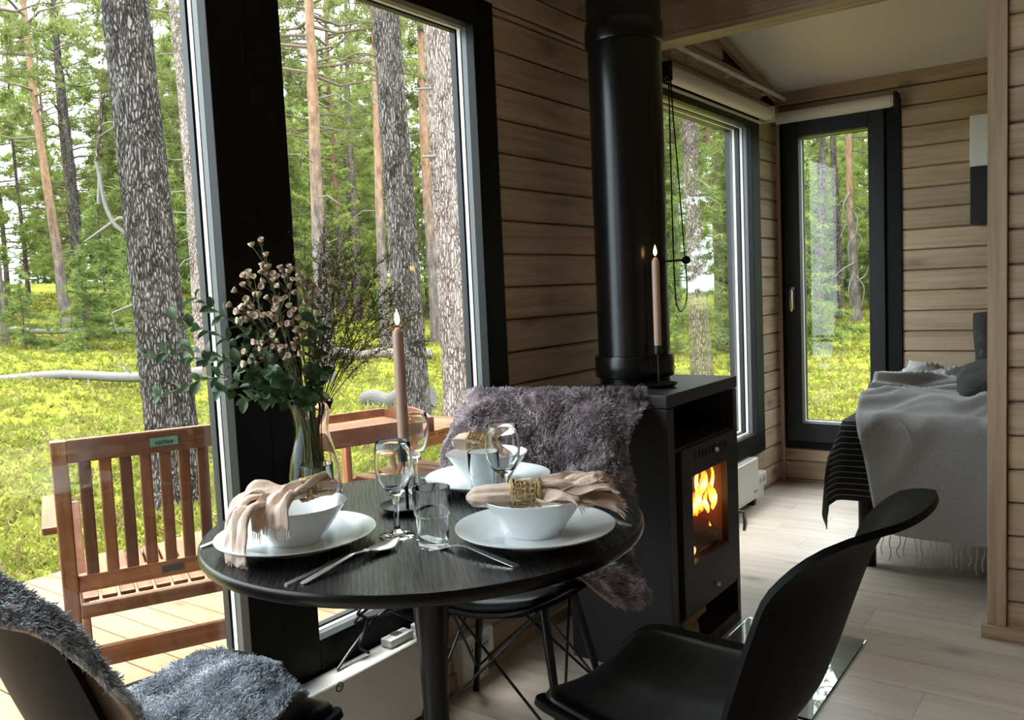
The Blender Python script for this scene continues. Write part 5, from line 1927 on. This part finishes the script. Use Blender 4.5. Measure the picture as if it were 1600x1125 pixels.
# slender pines further off, each placed by hand
def slim_pine(label, base, d, r, H, mat, seed, c0=.5, R=1.6, nb=24, dead=8, name='pine_tree', extra=()):
    base = Vector((base[0], base[1], gz(base[0], base[1]) - .08))
    d = Vector((d[0], d[1], 1))
    rn_ = random.Random(seed)
    ph = rn_.random() * 6
    pf = lambda z: base + d * z + Vector((math.sin(z * .5 + ph), math.cos(z * .43 + ph), 0)) * .05 * min(1, z * .2)
    t = thing(name, label, 'tree', base)
    n = 26
    mk('trunk', trunk_mesh([pf(H * (i / n)) for i in range(n + 1)], r, r * .28, 12, .10, seed), mat, t, smooth=True)
    mb, V = crown(pf, H * c0, H * .98, R, nb, seed)
    mk('live_branches', mb, m_branch, t, kind='stuff')
    fol(V, m_need, t)
    db = MB()
    for i in range(dead):
        z = H * c0 * rn_.uniform(.25, 1.0)
        a = rn_.uniform(0, 2 * PI)
        ln = rn_.uniform(.3, .9)
        p = pf(z)
        h = Vector((math.cos(a), math.sin(a), 0))
        db.tube([p, p + h * ln * .5 + Vector((0, 0, rn_.uniform(-.1, .1))), p + h * ln + Vector((0, 0, rn_.uniform(-.3, .1)))], [.014, .009, .003], 5, cap=False)
    if dead:
        mk('dead_twigs', db, m_dead, t, kind='stuff')
    for pts in extra:
        dead_branch(t, pts, .028, .012)
    return t


slim_pine('leaning pine with orange upper trunk at the far left of the left window', (-22.3, 11.04), (-.119, .015), .135, 13, m_bark_pine, 21, .40, 2.6, 26, 10)
slim_pine('thin pinkish pine just right of the thick grey pine', (-12.38, 8.3), (-.08, .043), .115, 10, m_bark_light, 22, .55, 1.4, 20, 16)
slim_pine('straight dark grey pine behind the crooked dead limbs', (-26, 13.39), (-.084, .04), .15, 14, m_bark_grey, 23, .5, 1.8)
slim_pine('dark pine with rusty upper trunk at the left of the middle window', (-9.95, 8.8), (-.059, .058), .115, 11, m_bark_pine, 24, .42, 2.0, 30, 8)
slim_pine('rusty orange pine between the two broad trunks in the middle window', (-13.15, 15.13), (-.058, .059), .15, 12, m_bark_pine, 25, .5, 1.5, 22, 14)
slim_pine('second thin pine close beside the rusty orange one', (-12.9, 15.9), (-.05, .063), .11, 12, m_bark_mid, 26, .5, 1.3, 20, 14)
slim_pine('thin reddish pine half hidden by the broad pale grey pine', (-12.73, 12.98), (-.053, .063), .11, 12, m_bark_pine, 27, .5, 1.4, 22, 8)
slim_pine('slender pine above the flower bouquet in the middle window', (-19.1, 18.3), (-.042, .071), .13, 13, m_bark_mid, 28, .4, 1.8, 26, 8)
slim_pine('mottled pine trunk next to the flue in the long window', (-5.43, 12.6), (-.048, .066), .16, 12, m_bark_mid, 29, .5, 1.9, 24, 6)
slim_pine('pine with knotted pale dead twigs in the narrow end window', (-6.9, 28.3), (-.049, .066), .14, 13, m_bark_pine, 30, .45, 2.2, 28, 10,
          extra=[[(-7.0, 28.45, 3.24), (-6.88, 28.42, 2.92), (-6.92, 28.35, 2.52), (-7.12, 28.17, 2.13), (-7.06, 28.16, 1.62)], [(-7.12, 28.5, 3.85), (-7.25, 28.21, 3.45), (-7.17, 28.21, 2.94), (-7.33, 28.04, 2.4)], [(-7.01, 28.4, 2.63), (-6.77, 28.44, 2.37), (-6.87, 28.33, 1.97)], [(-6.95, 28.3, 1.61), (-7.22, 28.02, 1.43), (-7.52, 27.78, 1.14)], [(-6.89, 28.3, 1.0), (-6.66, 28.41, 1.19), (-6.6, 28.47, 1.39)], [(-6.96, 28.3, 1.31), (-7.08, 28.06, .81), (-7.01, 28.05, .2)], [(-6.92, 28.3, 1.21), (-6.69, 28.34, .79), (-6.75, 28.24, .19)]])
slim_pine('dark pine left of the knotted one in the narrow end window', (-7.07, 24.5), (.03, .05), .13, 12, m_bark_mid, 31, .42, 1.8, 24, 6)
slim_pine('grey pine between the two others in the narrow end window', (-8.18, 31.1), (-.03, .05), .15, 13, m_bark_mid, 32, .42, 2.0, 26, 6)

# the forest behind: a few kinds of tree, each copy a tree of its own
def proto(name, label, H, r, mat, seed, c0, R, nb, kind, group, needle, k=10, L=.2, w=.016, sub=13):
    rn_ = random.Random(seed)
    ph = rn_.random() * 6
    pf = lambda z: Vector((math.sin(z * .5 + ph), math.cos(z * .43 + ph), 0)) * .06 * min(1, z * .2) * (1 if kind == 'pine' else .3) + Vector((0, 0, z))
    t = thing(name, label, 'tree', (0, 0, 0), group)
    n = 16
    mk('trunk', trunk_mesh([pf(-.3 + (H + .3) * (i / n)) for i in range(n + 1)], r, r * .2, 8, .1, seed), mat, t, smooth=True)
    mb, V = crown(pf, H * c0, H * .99, R, nb, seed, kind, k, L, w, sub)
    mk('live_branches', mb, m_branch, t, kind='stuff')
    fol(V, needle, t)
    return t


PR = [proto('pine_tree', 'slender pine in the depth of the forest', 13.5, .13, m_bark_pine, 41, .33, 2.5, 62, 'pine', 'pines in the depth of the forest', m_need, 13, .26, .017, 20),
      proto('pine_tree', 'slender pine in the depth of the forest', 15, .14, m_bark_mid, 42, .16, 2.5, 84, 'pine', 'pines in the depth of the forest', m_need, 13, .28, .018, 20),
      proto('pine_tree', 'slender pine in the depth of the forest', 12, .11, m_bark_mid, 43, .10, 2.2, 80, 'pine', 'pines in the depth of the forest', m_birch, 13, .26, .017, 20),
      proto('spruce_tree', 'young conical spruce among the forest pines', 4.2, .05, m_bark_mid, 44, .05, 1.15, 90, 'spruce', 'young spruces among the pines', m_spruce, 11, .16, .012, 17),
      proto('spruce_tree', 'young conical spruce among the forest pines', 2.2, .03, m_bark_mid, 45, .05, .8, 60, 'spruce', 'young spruces among the pines', m_spruce, 11, .12, .010, 15),
      proto('birch_tree', 'pale leafy birch sapling in the forest', 6.5, .05, m_bark_light, 46, .15, 1.3, 60, 'pine', 'birch saplings in the forest', m_birch, 10, .12, .03, 16)]
used = [False] * 6


KIND = ['tall pine with an orange upper stem', 'tall grey stemmed pine with dark green boughs', 'grey stemmed pine with pale yellow green boughs', 'young conical spruce', 'small bushy spruce seedling', 'pale leafy birch sapling']
PLUR = ['orange stemmed pines', 'grey stemmed dark pines', 'grey stemmed pale pines', 'young spruces', 'spruce seedlings', 'birch saplings']
RING = [(27, 'close behind the clearing'), (43, 'in the middle depth of the forest'), (999, 'in the far depth of the forest')]


def put(i, x, y, s, rz, label=None, group=None):
    z = gz(x, y) - .05
    if not used[i]:
        used[i] = True
        o = PR[i]
        o.location, o.rotation_euler, o.scale = (x, y, z), (0, 0, rz), (s, s, s)
    else:
        o = dup(PR[i], (x, y, z), rz, None, s)
    if label:
        o['label'] = label
        if 'group' in o:
            del o['group']
    else:
        where = next(w for r, w in RING if math.hypot(x, y) < r)
        if math.atan2(-x, y) < .07:
            where = 'in the forest beyond the gable end'
        o['label'] = KIND[i] + ' ' + where
        o['group'] = PLUR[i] + ' ' + where
    return o


rf = random.Random(77)
# first the ones out in the open, so that the prototypes themselves stand somewhere unremarkable
taken = [(o.location.x, o.location.y) for o in list(COL.objects) if o.get('category') == 'tree' and o.name.startswith('pine_tree') and o not in PR]
hand = [(math.atan2(-x, y), math.hypot(x, y)) for x, y in taken]


def scatter(n, kinds, rmin, rmax, amin, amax, smin, smax, gap):
    c = 0
    tries = 0
    while c < n and tries < n * 40:
        tries += 1
        a = math.radians(rf.uniform(amin, amax))
        r = math.sqrt(rf.uniform(rmin ** 2, rmax ** 2))
        x, y = -r * math.sin(a), r * math.cos(a)
        if x > -3.2 and y < 9:
            continue
        if any(r < rh + 2 and abs(a - ah) < .022 for ah, rh in hand if rh > 11):
            continue
        if 1.06 < a < 1.20 and r < 62 and rmax > 30 and smax > 1.05 and rf.random() < .85:     # the open gap by the leaning pine
            continue
        if any((x - p) ** 2 + (y - q) ** 2 < gap * gap for p, q in taken):
            continue
        taken.append((x, y))
        put(rf.choice(kinds), x, y, rf.uniform(smin, smax), rf.uniform(0, 6.28))
        c += 1


scatter(16, [0, 1, 0], 20, 34, 5, 78, .85, 1.1, 2.6)
scatter(44, [1, 2, 2], 27, 46, 5, 78, .8, 1.1, 2.2)
scatter(110, [1, 2, 2], 44, 80, 2, 80, .9, 1.3, 1.9)
scatter(30, [3, 3, 4], 19, 44, 5, 78, .7, 1.3, 1.6)
scatter(22, [4], 14, 30, 8, 76, .5, 1.0, 1.4)
scatter(12, [5], 20, 40, 8, 76, .8, 1.3, 1.6)
scatter(44, [0, 1, 2], 16, 60, -48, 4, .85, 1.2, 2.2)
scatter(75, [3], 38, 85, 2, 80, 1.2, 2.6, 1.6)
scatter(40, [5], 36, 80, 2, 80, .9, 1.6, 1.6)
put(3, -19.5, 10.6, .85, .4, 'bushy young spruce left of the thick grey pine')
put(4, -16.5, 8.5, .9, 1.4, 'small spruce standing low beside the thick grey pine')

# fallen trunks
def fallen(label, a, b, r0, r1, twigs, seed, mat=None):
    rn_ = random.Random(seed)
    a = Vector((a[0], a[1], gz(a[0], a[1]) + r0 + a[2]))
    b = Vector((b[0], b[1], gz(b[0], b[1]) + r1 + b[2]))
    t = thing('fallen_trunk', label, 'fallen tree', a)
    n = 14
    pts = [a.lerp(b, i / n) + Vector((0, 0, .03 * math.sin(i))) for i in range(n + 1)]
    mk('trunk', MB().tube(pts, [r0 + (r1 - r0) * i / n for i in range(n + 1)], 10), mat or m_dead, t, smooth=True)
    for i in range(twigs):
        p = pts[rn_.randrange(2, n)]
        dv = Vector((rn_.uniform(-.5, .5), rn_.uniform(-.5, .5), rn_.uniform(-.5, .6)))
        dead_branch(t, [p, p + dv * .5, p + dv + Vector((0, 0, -.08))], .012, .004)
    return t


fallen('long bare fallen trunk with dead twigs lying behind the thick grey pine', (-14.4, 4.4, .14), (-10.6, 7.1, .16), .055, .075, 14, 5)
fallen('distant fallen trunk lying along the edge of the clearing', (-22.0, 8.6, .1), (-17.6, 11.9, .1), .06, .075, 4, 6)
fallen('pinkish fallen trunk lying behind the broad pale grey pine', (-12.2, 10.7, .02), (-10.6, 12.0, .02), .09, .10, 2, 7, m_bark_light)
fallen('weathered grey log lying in the moss by the tray table', (-7.9, 7.6, -.02), (-7.0, 7.9, -.02), .11, .13, 1, 8, plain('weathered_log', (.075, .068, .062), .9, bump=(30, .8, .02)))
